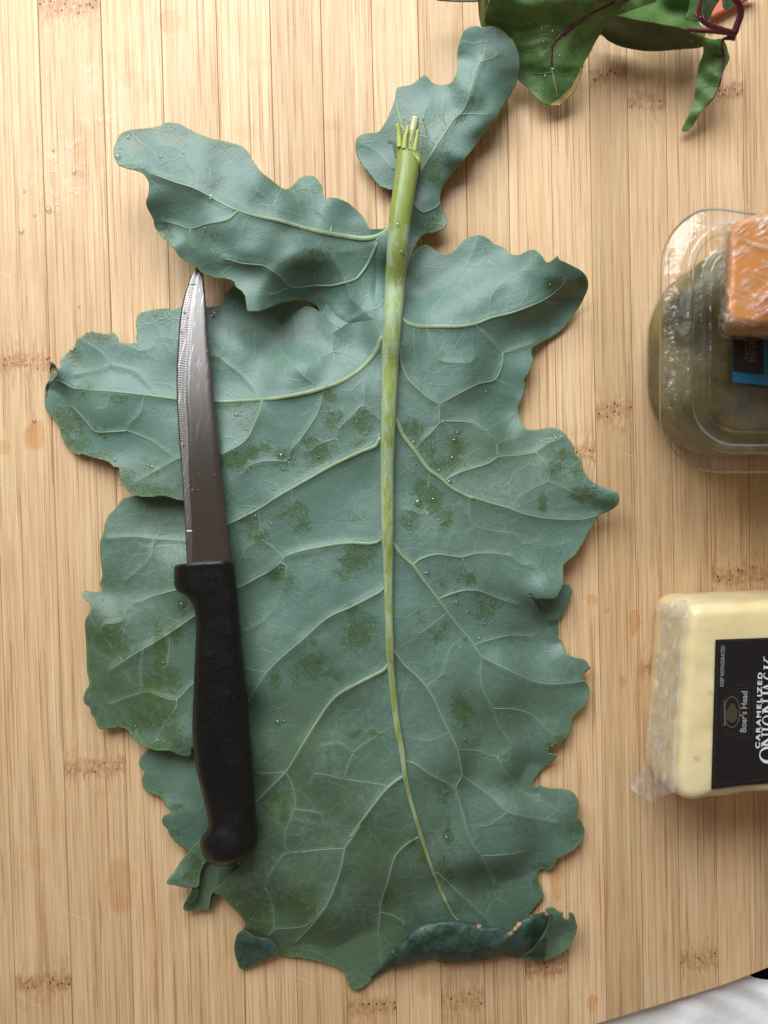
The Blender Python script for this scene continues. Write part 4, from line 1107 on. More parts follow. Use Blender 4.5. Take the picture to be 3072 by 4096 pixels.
    g.bsdf(out, Base_Color=c, Roughness=ro, Specular_IOR_Level=.42, Normal=g.bump(n1, .00022, .6))
    link('handle', me, m, k)
    return k
KNIFE = build_knife()

# crumbs stuck on the blade
def crumbs():
    m = simple_mat('garlic_crumb', (.60, .47, .26), .5, .2, 1.0, .3, 2.0)
    me = bpy.data.meshes.new('food_crumb')
    bm = bmesh.new(); bmesh.ops.create_icosphere(bm, subdivisions=2, radius=1)
    for v in bm.verts: v.co *= 1 + .35 * mnoise.noise(v.co * 1.7)
    bm.to_mesh(me); bm.free(); me.materials.append(m)
    spots = [(230, 1288, 12, 20, 'largest tan crumb stuck on the serrations halfway along the knife blade'), (300, 1610, 9, 8, 'tan crumb stuck on the knife blade near where the serrations end'),
             (242, 350, 10, 14, 'tan crumb stuck on the serrations near the knife tip'), (262, 388, 6, 7, None), (222, 490, 8, 9, None), (280, 1580, 9, 6, None), (220, 1115, 4, 4, None),
             (215, 1500, 5, 5, None), (405, 1045, 4, 4, None), (320, 685, 5, 5, None), (457, 1500, 7, 4, None), (350, 1500, 4, 4, None), (345, 1610, 4, 4, None), (378, 1530, 4, 3, None), (405, 625, 6, 9, None)]
    for x, y, a, b, lab in spots:
        o = bpy.data.objects.new('food_crumb', me); COL.objects.link(o)
        px, py = 600 + x / 1.77, 1050 + y / 1.77
        s_ = (py - 1050) / 1205.; z = (10.6 + 6.8 * s_ - 1.2 * s_ ** 2) * .001 + .0006
        o.location = P(px, py, z); k = .0000926 / 1.77 * .5 * 1.25
        o.scale = (a * k, b * k, min(a, b) * k * .8); o.rotation_euler = (0, 0, random.random() * .6)
        tag(o, lab or 'tiny pale crumb speck stuck on the knife blade', 'crumb', 'food crumbs on the knife blade')
crumbs()

# ------------------------------------------------------------------ red-veined greens at the top right
def chard_mat(name, c1, c2, rough=.42):
    m, nt, out = newmat(name); g = G(nt); v = g.mm()
    edge, burn = g.attr('edge'), g.attr('burn')
    n0 = g.noise(v, .06, 3); n1 = g.noise(v, .6, 4, .6)
    c = g.mix(g.ss(n0, .35, .65), c1, c2)
    c = g.mix(g.ss(n1, .4, .75, 0, .3), c, tuple(x * 1.5 for x in c2))
    c = g.mix(g.math('MULTIPLY', edge, .5), c, (.17, .24, .05))
    c = g.mix(g.ss(g.math('ADD', burn, g.math('MULTIPLY', g.math('SUBTRACT', n1, .5), .8)), .38, .55), c, g.mix(n1, (.55, .40, .16), (.35, .22, .08)))
    e = g.vor(g.warp(v, .12, 5), .13, 'DISTANCE_TO_EDGE')
    nb = g.bump(g.ss(e, .0, .3), .00022, .6); nb = g.bump(n1, .0002, .5, nb)
    b = g.bsdf(out, Base_Color=c, Roughness=rough + .06, Specular_IOR_Level=.4, Normal=nb)
    tr = g.n('BsdfTranslucent', {'Color': (.12, .22, .03, 1)})
    mx = g.n('MixShader', {0: .12, 1: b.outputs[0], 2: tr.outputs[0]}); nt.links.new(mx.outputs[0], out.inputs[0])
    return m
M_CH = chard_mat('chard_green', (.070, .150, .042), (.110, .205, .058))
M_CHD = chard_mat('chard_underside', (.040, .070, .032), (.060, .095, .042), .45)
M_CHV = chard_mat('chard_fine_vein', (.085, .17, .052), (.125, .22, .075))
M_CHP = chard_mat('chard_pale', (.17, .20, .09), (.22, .25, .12), .45)
M_RED = simple_mat('chard_red_stem', (.098, .013, .026), .34, .35, .5, .25, .8)
M_PINK = simple_mat('chard_pale_vein', (.36, .33, .26), .4, .25, .5)

def build_chard():
    k = thing('chard_sprig', tuple(P(2940, 150, 0)), 'wet green chard sprig with dark red stems at the top right corner', 'chard')
    big = cat(cv('N', '2640,-110 2000,-110'), cv('E1', '470,-40 455,0 430,70 410,130 403,200 403,290 480,420 640,640 720,760 770,832 830,880 880,940 940,1000 1000,1050 1080,1078 1150,1080 1200,1050 1270,990 1330,930 1370,840 1410,700 1420,640 1470,560 1530,440 1590,340 1659,230'), cv('A3', '875,82 930,60 1010,30 1080,0'))
    ZB = idw('1950,110,10 1960,-80,34 2000,0,24 2100,20,24 2250,0,27 2400,0,30 2550,0,30 2050,95,15 2200,90,17 2300,80,19 2440,60,22 2250,110,14 2100,120,13 2000,150,8 2060,250,8 2100,300,7 2180,200,13 2210,260,12 2150,400,7 2200,420,5 2230,420,3 2300,380,6 2330,280,9 2360,220,9 2400,150,13 2280,230,13 2240,340,9 2080,310,5 2120,370,4 2450,70,17 2620,-80,40', 40)
    VB = V_('''
13,14: A3 1000,-40 900,0 850,15 790,45 720,80 650,130 590,180
14,7: E1 1300,250 1220,320 1160,380 1115,430 1095,480 1090,560 1090,640 1095,690
6,3: E1 1270,262 1150,268 950,272 690,290
6,3: E1 1085,470 1000,495 900,520 810,530
6,3: E1 1100,735 1000,750 860,750
6,3: E1 1160,400 1000,350 820,415
6,3: E1 1659,190 1560,290 1480,380 1400,440 1330,540 1300,600
6,3: E1 1370,310 1370,380 1410,420
5,3: E1 1100,700 1210,775 1300,740 1340,770
''')
    DB = dist_raster([p for p, a, b in VB])
    RB = ZB + WOB * .45 + .0007 * (1 - np.exp(-(DB / 30.) ** 2)) + .0000
    f = lambda x, y: samp(RB, x, y)
    A = {'rub': 0.0}
    sheet('leaf', big, f, M_CH, k, A, burn=[(q[0], q[1], 7 + 5 * abs(mnoise.noise((q[0] / 9., 1, 2))) * 2) for q in spline(cv('E1', '1095,1068 1150,1050 1200,1010 1240,975 1275,930 1310,890 1345,830 1375,770 1395,715'), False, 5)] + [(q[0], q[1], 11) for q in spline(cv('E1', '1120,1070 1200,1050 1260,990 1320,925 1365,850'), False, 5)])
    for i, (p, a, b) in enumerate(VB):
        tube('vein', p, f, a * .9, b, M_RED if i < 2 else M_CHV, k, 8, .0, .6, {'edge': 0.0, 'burn': 0.0})
    tube('vein', cv('E1', '1093,690 1100,750 1120,850 1140,930 1146,1000'), f, 6, 3, M_PINK, k, 6, .2, .8)
    # leaf on edge behind, its underside dark
    lf2 = cat(cv('A3', '780,170 800,190 830,215 900,245 1000,265 1080,268 1200,258 1318,245 1320,215 1270,175 1200,145 1100,125 960,100 885,84 800,110'))
    Z2_ = idw('2410,150,6 2480,64,22 2560,80,24 2700,105,24 2780,140,20 2805,165,17 2430,165,3 2500,190,2.5 2600,205,2.5 2720,200,3 2800,188,4 2600,140,13 2700,150,13', 25)
    sheet('leaf', lf2, lambda x, y: samp(Z2_, x, y) + samp(WOB, x, y) * .4, M_CHD, k, A, edge_w=6)
    # dark inside of that leaf, above its rim
    lf2b = cv('A3', '880,70 1000,20 1100,-20 1250,-60 1330,0 1320,80 1300,120 1330,150 1330,190 1300,200 1270,182 1200,152 1100,132 960,107 885,90')
    Z2b = idw('2480,60,20 2560,75,20 2700,100,20 2780,140,16 2600,20,14 2700,60,9 2780,90,8 2800,120,9 2700,-20,18 2820,0,15', 25)
    sheet('leaf', lf2b, lambda x, y: samp(Z2b, x, y) - .0016, M_CH, k, A, edge_w=0)
    # dark leaves between the red stems
    sheet('leaf', cv('E2', '820,-60 860,0 850,100 820,190 900,210 960,215 1000,200 990,100 1000,-60'), lambda x, y: .019 + .00003 * (100 - y), M_CH, k, A, edge_w=0, step=4)
    sheet('leaf', cv('E2', '985,-60 990,60 1000,160 1020,210 1060,235 1062,180 1085,110 1120,50 1160,-10 1180,-60'), lambda x, y: .020 + .00012 * (x - 2850) + .00002 * (100 - y), M_CHD, k, A, edge_w=3, step=4)
    sheet('leaf', cv('E2', '1200,-60 1198,30 1205,70 1240,100 1290,85 1325,55 1350,10 1330,-60'), lambda x, y: .021 + .00002 * (60 - y), M_CHD, k, A, edge_w=4, step=4)
    sheet('leaf', cv('E2', '1330,-40 1350,30 1372,45 1382,10 1375,-40'), lambda x, y: .026 + 0 * x, M_CHP, k, A, edge_w=0, step=4)
    # small leaf hanging from the joint
    lf3 = cv('E2', '800,278 890,318 960,368 985,430 1000,520 990,580 960,650 940,730 925,830 910,950 900,1040 890,1090 850,1170 810,1250 785,1310 785,1340 830,1340 880,1300 930,1220 1000,1120 1080,1030 1130,950 1180,830 1210,720 1250,640 1267,590 1250,520 1230,450 1190,395 1100,400 1000,370 880,300')
    Z3 = idw('2740,115,17 2790,140,18 2850,165,17 2800,190,15 2810,220,13 2860,210,13 2890,220,15 2915,230,10 2790,260,9 2840,270,11 2893,300,15 2905,260,11 2780,330,7 2830,350,9 2870,370,13 2775,400,5 2800,420,9 2850,390,12 2780,440,6 2830,460,8 2740,510,3 2770,500,6 2800,480,5 2735,520,2', 20)
    f3 = lambda x, y: samp(Z3, x, y) + .0007 * np.sin(y / 17.) * np.sin(x / 23.)
    sheet('leaf', lf3, f3, M_CH, k, A, edge_w=5, step=4)
    tube('vein', cv('E2', '1190,405 1192,480 1207,560 1200,650 1188,750 1160,870 1110,980 1040,1070'), f3, 9, 5, M_RED, k, 8, .3, .9)
    tube('vein', cv('E2', '1203,560 1170,570 1120,560 1080,545'), f3, 6, 3, M_RED, k, 8, .3, .9)
    tube('vein', cv('E2', '1190,720 1100,740 1040,755 1000,790'), f3, 5, 3, M_CHV, k, 6, .1, .6, {'edge': 0.0, 'burn': 0.0})
    tube('vein', cv('E2', '1150,870 1080,880 1000,900 960,950'), f3, 5, 3, M_CHV, k, 6, .1, .6, {'edge': 0.0, 'burn': 0.0})
    # stems
    def stem(pts, w0, w1, z0, z1, nm='stem'):
        p = cv('E2', pts); tube(nm, np.column_stack([p, np.linspace(z0, z1, len(p)) * .001]), None, w0, w1, M_RED, k, 12, 0, 1, None, 5, True)
    stem('1330,345 1250,322 1150,290 1060,255 1000,220 970,180 955,100 970,20 985,-60', 20, 15, 21, 29)
    stem('1325,350 1200,330 1050,318 920,312 820,300', 17, 13, 19.5, 20)
    stem('1318,335 1345,250 1372,180 1382,110 1365,50 1330,0 1290,-60', 27, 20, 22, 30)
    stem('1325,385 1260,385 1205,400 1190,430', 22, 9, 19, 16)
    stem('960,205 930,160 915,120', 9, 5, 21, 21)
    # pale leaf edge beside the big leaf
    pl = cv('E1', '335,-60 338,60 345,150 358,230 372,275 405,275 408,150 430,80 448,0 450,-60')
    sheet('leaf', pl, lambda x, y: .006 + .00006 * (100 - y) + .003 * np.sin((x - 1910) / 22.), M_CHP, k, A, edge_w=0, step=4)
    # dark leaf just inside the top edge of the picture
    dk = cv('A2', '1150,-60 1170,-5 1220,3 1300,8 1380,9 1440,5 1470,-20 1470,-60')
    sheet('leaf', dk, lambda x, y: .014 + 0 * x, M_CHD, k, A, edge_w=0, step=4)
build_chard()

def coral():
    V2 = cv('E2', '1030,207 1440,-10 1560,-80 1150,-80 1050,130')
    zt = .004
    top = P(V2[:, 0], V2[:, 1], zt); bot = top - np.array([0, 0, .003])
    n = len(V2)
    F = [tuple(range(n)), tuple(range(2 * n - 1, n - 1, -1))] + [(i, i + n, (i + 1) % n + n, (i + 1) % n) for i in range(n)]
    o = obj('plastic_sheet', np.concatenate([top, bot]), F, simple_mat('coral_plastic', (.62, .17, .09), .4, .08, .2), None, False)
    bv = o.modifiers.new('bevel', 'BEVEL'); bv.width = .0008; bv.segments = 2
    tag(o, 'flat coral orange plastic sheet showing between the red chard stems', 'plastic sheet')
coral()

# ------------------------------------------------------------------ clear tub with olive filling
def rrect(cx, cy, hx, hy, r, n=10):
    out = []
    for qx, qy, a0 in ((1, 1, 0), (-1, 1, 90), (-1, -1, 180), (1, -1, 270)):
        for k in range(n + 1):
            a = math.radians(a0 + 90 * k / n)
            out.append((cx + qx * (hx - r) + r * math.cos(a), cy + qy * (hy - r) + r * math.sin(a)))
    o_ = np.array(out + out[:1]); return [tuple(q) for q in resample(o_, 141)[:-1]]

def clear_mat(name, tint=(.97, .97, .96), rough=.06, haze=.05, bumpd=.0002, edge=.05, fk=.8, dark=.8):
    m, nt, out = newmat(name); g = G(nt); v = g.mm()
    n = g.noise(v, .09, 4, .6)
    nb = g.bump(n, bumpd * 5, .4)
    lw = g.n('LayerWeight', {'Blend': .5})
    fac = g.ss(lw.outputs['Facing'], .25, .95)
    tc = g.mix(fac, tuple(tint), (dark, dark, dark))
    tr = g.n('BsdfTransparent', {'Color': tc})
    gl = g.n('BsdfGlossy', {'Color': (1, 1, 1, 1), 'Roughness': rough, 'Normal': nb})
    df = g.n('BsdfDiffuse', {'Color': (.8, .78, .76, 1), 'Normal': nb})
    fr = g.n('Fresnel', {'IOR': 1.6})
    a = g.n('MixShader', {0: g.math('ADD', g.math('MULTIPLY', g.ss(g.noise(v, .06, 3, .6), .35, .75), haze), g.math('MULTIPLY', fac, edge)), 1: tr.outputs[0], 2: df.outputs[0]})
    b = g.n('MixShader', {0: g.math('MULTIPLY_ADD', fr.outputs[0], fk, -.012, True), 1: a.outputs[0], 2: gl.outputs[0]})
    nt.links.new(b.outputs[0], out.inputs[0])
    return m
M_CLEAR = clear_mat('clear_plastic', (.97, .97, .96), .17, .05, .0006, .42, 1.1, .90)
M_CLEARB = clear_mat('clear_plastic_wall', (.99, .99, .98), .10, .0, .0002, .0, .35, .95)

TUBC = P(3085, 1355, .040)
def loft(rings, name, mat, parent, cap_top=True, cap_bot=False, **pr):
    V = []; n = len(rings[0][0])
    for pts, z in rings:
        for x, y in pts: V.append((x, y, z))
    F = [(i * n + k, i * n + (k + 1) % n, (i + 1) * n + (k + 1) % n, (i + 1) * n + k) for i in range(len(rings) - 1) for k in range(n)]
    if cap_top: F.append(tuple((len(rings) - 1) * n + k for k in range(n)))
    if cap_bot: F.append(tuple(range(n))[::-1])
    return obj(name, V, F, mat, parent, True, **pr)

def build_tub():
    zr_ = .040
    tl = P(2650, 815, zr_); bl = P(2652, 1892, zr_)
    cy = float((tl[1] + bl[1]) / 2); hy = float((tl[1] - bl[1]) / 2)
    left = float(P(2648, 1400, zr_)[0]); hx = hy * 1.12; cx = left + hx
    t = thing('deli_tub', (cx, cy, 0), 'clear plastic deli tub with ridged lid holding dark olive filling', 'food tub')
    def skew(pts): return [(x, y - max(0, y - cy) * .065 * max(0, min(1.6, (x - left - .012) / .020))) for x, y in pts]
    q = lambda ins, z, r=.019: (skew(rrect(cx, cy, hx - ins, hy - ins, max(.006, r - ins * .6))), z)
    # lid: flange, ridge, channel, raised panel
    lid = loft([q(.0006, .0375), q(0, .0380), q(0, .0392), q(.0012, .0402), q(.0058, .0404), q(.0061, .0434), q(.0068, .0442), q(.0080, .0442), q(.0087, .0434), q(.0090, .0408), q(.0122, .0404), q(.0126, .0412), q(.0130, .0440), q(.0138, .0447), q(.0150, .0440), q(.0160, .0438), q(.0200, .0437), q(.0240, .0437)], 'lid', M_CLEAR, t)
    # little moulded clips on the lid, as ridges
    for ya, yb in ((960, 1040),):
        pass
    # body below, a little wider than the lid as seen
    bx = float(P(2588, 1350, .012)[0]); dx = left - bx
    def qb(o, z, r=.026): return (rrect(cx, cy - .002, hx + o, hy * .86 + o * .4, r), z)
    loft([qb(dx - .007, .001), qb(dx - .004, .003), qb(dx - .0008, .009), qb(dx, .013), qb(dx - .0003, .020), qb(dx - .0002, .030), qb(-.005, .0372)], 'tub_body', M_CLEARB, t, False, True)
    # filling
    m, nt, out = newmat('olive_filling'); g = G(nt); v = g.mm()
    n0 = g.noise(v, .055, 3, .55, .4)
    c = g.mix(g.ss(n0, .36, .62), (.115, .100, .040), (.36, .275, .085))
    c = g.mix(g.ss(g.noise(v, .4, 4), .45, .7, 0, .4), c, (.13, .11, .05))
    g.bsdf(out, Base_Color=c, Roughness=.35, Normal=g.bump(g.noise(v, .09, 3), .003, .5))
    o = loft([qb(dx - .009, .0018), qb(dx - .0055, .0038), qb(dx - .0014, .0093), qb(dx - .0006, .0132), qb(dx - .0009, .0197), qb(dx - .0009, .0290), qb(dx - .006, .0335), qb(dx - .014, .0340)], 'olive_filling', m, None, True, True)
    o['kind'] = 'stuff'
    tag(o, 'murky olive green filling seen through the clear deli tub', 'food')
    # printed band across the lid
    M_BLK = simple_mat('label_black', (.012, .010, .010), .35, .15, .4)
    M_BLUE = simple_mat('label_blue', (.008, .13, .24), .3, .25, .15)
    zl = .0452
    def flat(nm, crop, pts, z, mat, par, **pr):
        p = cv(crop, pts); return obj(nm, P(p[:, 0], p[:, 1], z), [tuple(range(len(p)))[::-1]], mat, par, False, **pr)
    lab = flat('label', 'E5', '385,380 400,1800 700,1835 1000,1860 1517,1920 2400,2010 2400,380', zl, M_BLUE, t)
    flat('label_panel', 'E5', '405,400 402,1440 700,1480 1380,1555 1370,400', zl + .0003, M_BLK, lab)
    return t, zl + .0005, lab
TUB, TUBZ, TUBLAB = build_tub()

# ------------------------------------------------------------------ lettering
def glyph_text(name, s, start, end, cap, z, mat, parent, bold=0.0, shear=0.0, spacing=1.0):
    cu = bpy.data.curves.new('lettering', 'FONT'); cu.body = s; cu.offset = bold; cu.shear = shear; cu.space_character = spacing; cu.resolution_u = 3
    tmp = bpy.data.objects.new('lettering', cu); COL.objects.link(tmp)
    dg = bpy.context.evaluated_depsgraph_get(); dg.update()
    me0 = tmp.evaluated_get(dg).to_mesh()
    V = np.array([v.co[:2] for v in me0.vertices]); F = [tuple(p.vertices) for p in me0.polygons]
    bpy.data.objects.remove(tmp)
    V -= V.min(0) * np.array([1, 0])
    W = V[:, 0].max(); H = .70
    st, en = np.array(start, float), np.array(end, float); d = en - st
    up = np.array([d[1], -d[0]]); up /= np.linalg.norm(up)
    q = st + np.outer(V[:, 0] / W, d) + np.outer(V[:, 1] / H * cap, up)
    me = bpy.data.meshes.new(name)
    me.from_pydata([tuple(p) for p in P(q[:, 0], q[:, 1], z)], [], F); me.update()
    return link(name, me, mat, parent, False)

M_WHITE = simple_mat('print_white', (.70, .71, .74), .5, .1, .5)
M_GREY = simple_mat('print_grey', (.30, .31, .34), .5, .1, .5)
M_TAN = simple_mat('print_tan', (.20, .14, .09), .5, .1, .5)
M_GOLD = simple_mat('print_dark_gold', (.055, .043, .026), .45, .2, .5)

def poly_print(name, pts, z, mat, parent, zfun=None):
    p = np.asarray(pts); return obj(name, P(p[:, 0], p[:, 1], z), [tuple(range(len(p)))], mat, parent, False)

def ring_print(name, pts, wd, z, mat, parent, closed=True, straight=False):
    p = np.asarray(pts, float) if straight else spline(np.asarray(pts, float), closed, 3); n = len(p)
    t = np.gradient(p, axis=0) if not closed else (np.roll(p, -1, 0) - np.roll(p, 1, 0))
    nn = np.stack([-t[:, 1], t[:, 0]], -1); nn /= np.linalg.norm(nn, axis=1)[:, None] + 1e-9
    a, b = p + nn * wd / 2, p - nn * wd / 2
    V = np.concatenate([P(a[:, 0], a[:, 1], z), P(b[:, 0], b[:, 1], z)])
    F = [(i, (i + 1) % n, (i + 1) % n + n, i + n) for i in range(n if closed else n - 1)]
    return obj(name, V, F, mat, parent, False)

glyph_text('lettering', 'Signature', cv('E5', '870,1150')[0], cv('E5', '850,60')[0], 100 / 7.9, TUBZ, M_TAN, TUBLAB, 0, .35)
glyph_text('lettering', 'RESERVE', cv('E5', '1130,1170')[0], cv('E5', '1130,-200')[0], 205 / 7.9, TUBZ, M_TAN, TUBLAB, .004)

# ------------------------------------------------------------------ film-wrapped orange cheese on the tub lid
def film_mat(name, white=.35, ang=35, stretch=(.42, .028), gloss=.05):
    m, nt, out = newmat(name); g = G(nt); v = g.mm()
    wv = g.warp(v, .05, 3.0)
    r1 = g.n('VectorRotate', {'Vector': wv, 'Angle': math.radians(-ang)}, rotation_type='Z_AXIS').outputs[0]
    r2 = g.n('VectorRotate', {'Vector': wv, 'Angle': math.radians(ang * .25 + 4)}, rotation_type='Z_AXIS').outputs[0]
    a1 = g.noise(g.vmul(r1, (stretch[1], stretch[0] * .6, .2)), 1.0, 3, .6)
    a2 = g.noise(g.vmul(r2, (stretch[1], stretch[0] * .6, .2)), 1.0, 3, .6)
    line = lambda f: g.ss(g.math('ABSOLUTE', g.math('SUBTRACT', f, .5)), .0, .05, 1, 0)
    gate = g.ss(g.noise(v, .08, 2), .42, .6)
    L = g.math('MAXIMUM', g.math('MULTIPLY', line(a1), gate), g.math('MULTIPLY', line(a2), g.math('SUBTRACT', 1.0, gate)))
    haze = g.ss(g.noise(wv, .12, 4, .6), .5, .75)
    nb = g.bump(g.math('ADD', g.math('ADD', a1, a2), g.math('MULTIPLY', L, .25)), .0022, .8)
    tr = g.n('BsdfTransparent', {'Color': (.98, .975, .97, 1)})
    gl = g.n('BsdfGlossy', {'Color': (1, 1, 1, 1), 'Roughness': .12, 'Normal': nb})
    df = g.n('BsdfDiffuse', {'Color': (.85, .80, .78, 1), 'Normal': nb})
    a = g.n('MixShader', {0: g.math('ADD', g.math('MULTIPLY', L, white * .7), g.math('MULTIPLY', haze, white * .5)), 1: tr.outputs[0], 2: df.outputs[0]})
    b = g.n('MixShader', {0: g.math('MULTIPLY_ADD', L, .10, gloss), 1: a.outputs[0], 2: gl.outputs[0]})
    nt.links.new(b.outputs[0], out.inputs[0])
    return m

def soft_block(name, top_px, z0, z1, mat, parent, rnd=.003, bulge=0.0, seg=16, shrink=0.0, jit=0.0, seed=0.0, lean=0.0):
    """rounded block whose top face outline is given as photo pixels at height z1"""
    p = resample(np.concatenate([spline(np.asarray(top_px, float), True, 8), np.asarray(top_px, float)[:1]]), 160)[:-1]
    b = P(p[:, 0], p[:, 1], z1)[:, :2]
    for _ in range(4): b = .25 * np.roll(b, 1, 0) + .5 * b + .25 * np.roll(b, -1, 0)
    c = b.mean(0)
    ctr = np.array([c[0], c[1]])
    t = np.roll(b, -1, 0) - np.roll(b, 1, 0); nn = np.stack([t[:, 1], -t[:, 0]], -1); nn /= np.linalg.norm(nn, axis=1)[:, None] + 1e-12
    for _ in range(6): nn = .25 * np.roll(nn, 1, 0) + .5 * nn + .25 * np.roll(nn, -1, 0)
    nn /= np.linalg.norm(nn, axis=1)[:, None]
    if ((b - ctr) * nn).sum() < 0: nn = -nn
    prof = [(-rnd, z0), (-rnd * .3, z0 + rnd * .3), (0, z0 + rnd)]
    for k in range(1, 6): prof.append((bulge * math.sin(math.pi * k / 6), z0 + rnd + (z1 - z0 - 2 * rnd) * k / 6))
    for k in range(seg // 2 + 1):
        a_ = math.pi / 2 * k / (seg // 2); prof.append((-rnd + rnd * math.cos(a_), z1 - rnd + rnd * math.sin(a_)))
    V = []
    for o_, z in prof:
        q = b + nn * (o_ + shrink)
        for i, (x, y) in enumerate(q):
            jz = jit * mnoise.noise((x * 160, y * 160, z * 160 + seed))
            V.append((x + nn[i, 0] * jz + lean * (z1 - z) / (z1 - z0), y + nn[i, 1] * jz, z + jz * .4))
    n = len(b)
    # inner rings towards the middle of the top
    for f in (.9, .75, .55, .3):
        for i in range(n):
            q = ctr + (b[i] - nn[i] * rnd - ctr) * f
            jz = jit * mnoise.noise((q[0] * 160, q[1] * 160, z1 * 160 + seed))
            V.append((q[0], q[1], z1 + jz))
    rows = len(prof) + 4
    F = [(r_ * n + i, r_ * n + (i + 1) % n, (r_ + 1) * n + (i + 1) % n, (r_ + 1) * n + i) for r_ in range(rows - 1) for i in range(n)]
    F += [tuple(range(n))[::-1], tuple((rows - 1) * n + i for i in range(n))]
    me = mesh_raw(name, V, F)
    bm = bmesh.new(); bm.from_mesh(me); bmesh.ops.recalc_face_normals(bm, faces=bm.faces); bm.to_mesh(me); bm.free()
    return link(name, me, mat, parent)

def build_orange():
    k = thing('wrapped_cheese', tuple(P(3000, 1150, .046)), 'orange cheese chunk in wrinkled clear film resting on the deli tub lid', 'cheese')
    m, nt, out = newmat('orange_cheese'); g = G(nt); v = g.mm()
    c = g.mix(g.ss(g.noise(v, .05, 3), .3, .7), (.58, .225, .055), (.62, .275, .085))
    sp = P(3068, 1250, .065) * 1000
    d = g.n('VectorMath', {0: g.n('VectorMath', {0: g.warp(g.vmul(g.n('NewGeometry').outputs['Position'], (1000, 1000, 1000)), .2, 3), 1: tuple(float(x) for x in sp)}, operation='SUBTRACT').outputs[0]}, operation='LENGTH').outputs['Value']
    c = g.mix(g.ss(d, 1.5, 6.0, .8, 0), c, (.42, .09, .02))
    g.bsdf(out, Base_Color=c, Roughness=.35, Subsurface_Weight=.12, Subsurface_Scale=.003, Normal=g.bump(g.noise(v, .15, 4), .0006, .5))
    top = cv('E3', '800,385 950,335 1150,265 1330,190 1700,60 2300,-60 2300,1830 1500,1860 1100,1850 850,1830 770,1780 760,1500 775,1100 785,700')
    soft_block('cheese', top, .0465, .066, m, k, .0022, .0004, jit=.0003, lean=.0075)
    M_FILM = film_mat('cling_film', .42)
    topf = cv('E3', '770,372 860,350 1000,318 1150,262 1330,186 1700,56 2310,-70 2310,1880 1500,1900 1100,1895 830,1870 722,1800 706,1700 715,1500 738,1250 742,1000 750,700')
    soft_block('plastic_wrap', topf, .0461, .0666, M_FILM, k, .0022, .0006, jit=.0007, seed=4., lean=.0070)
    # gathered film at the left corner, standing off as crumpled flaps
    rnd = random.Random(5)
    fl = cv('E3', '745,372 690,430 640,520 560,640 600,720 570,850 640,900 600,990 660,1080 640,1120 700,1150 745,1100 755,700')
    def zf(px, py): return .0585 + .0026 * np.array([mnoise.noise((x / 14., y / 14., 1.)) for x, y in zip(px, py)]) + .0012 * np.array([mnoise.noise((x / 5., y / 5., 6.)) for x, y in zip(px, py)])
    sheet('film_flap', fl, zf, film_mat('cling_film_flap', .5, 60, (1.2, .3), .14), k, None, edge_w=0, step=3, thick=0)
    fl2 = cv('E3', '1000,318 1020,220 1050,150 1090,75 1075,140 1050,200 1040,230 1150,200 1330,150 1330,190 1150,265')
    sheet('film_flap', fl2, zf, M_FILM, k, None, edge_w=0, step=3, thick=0)
build_orange()

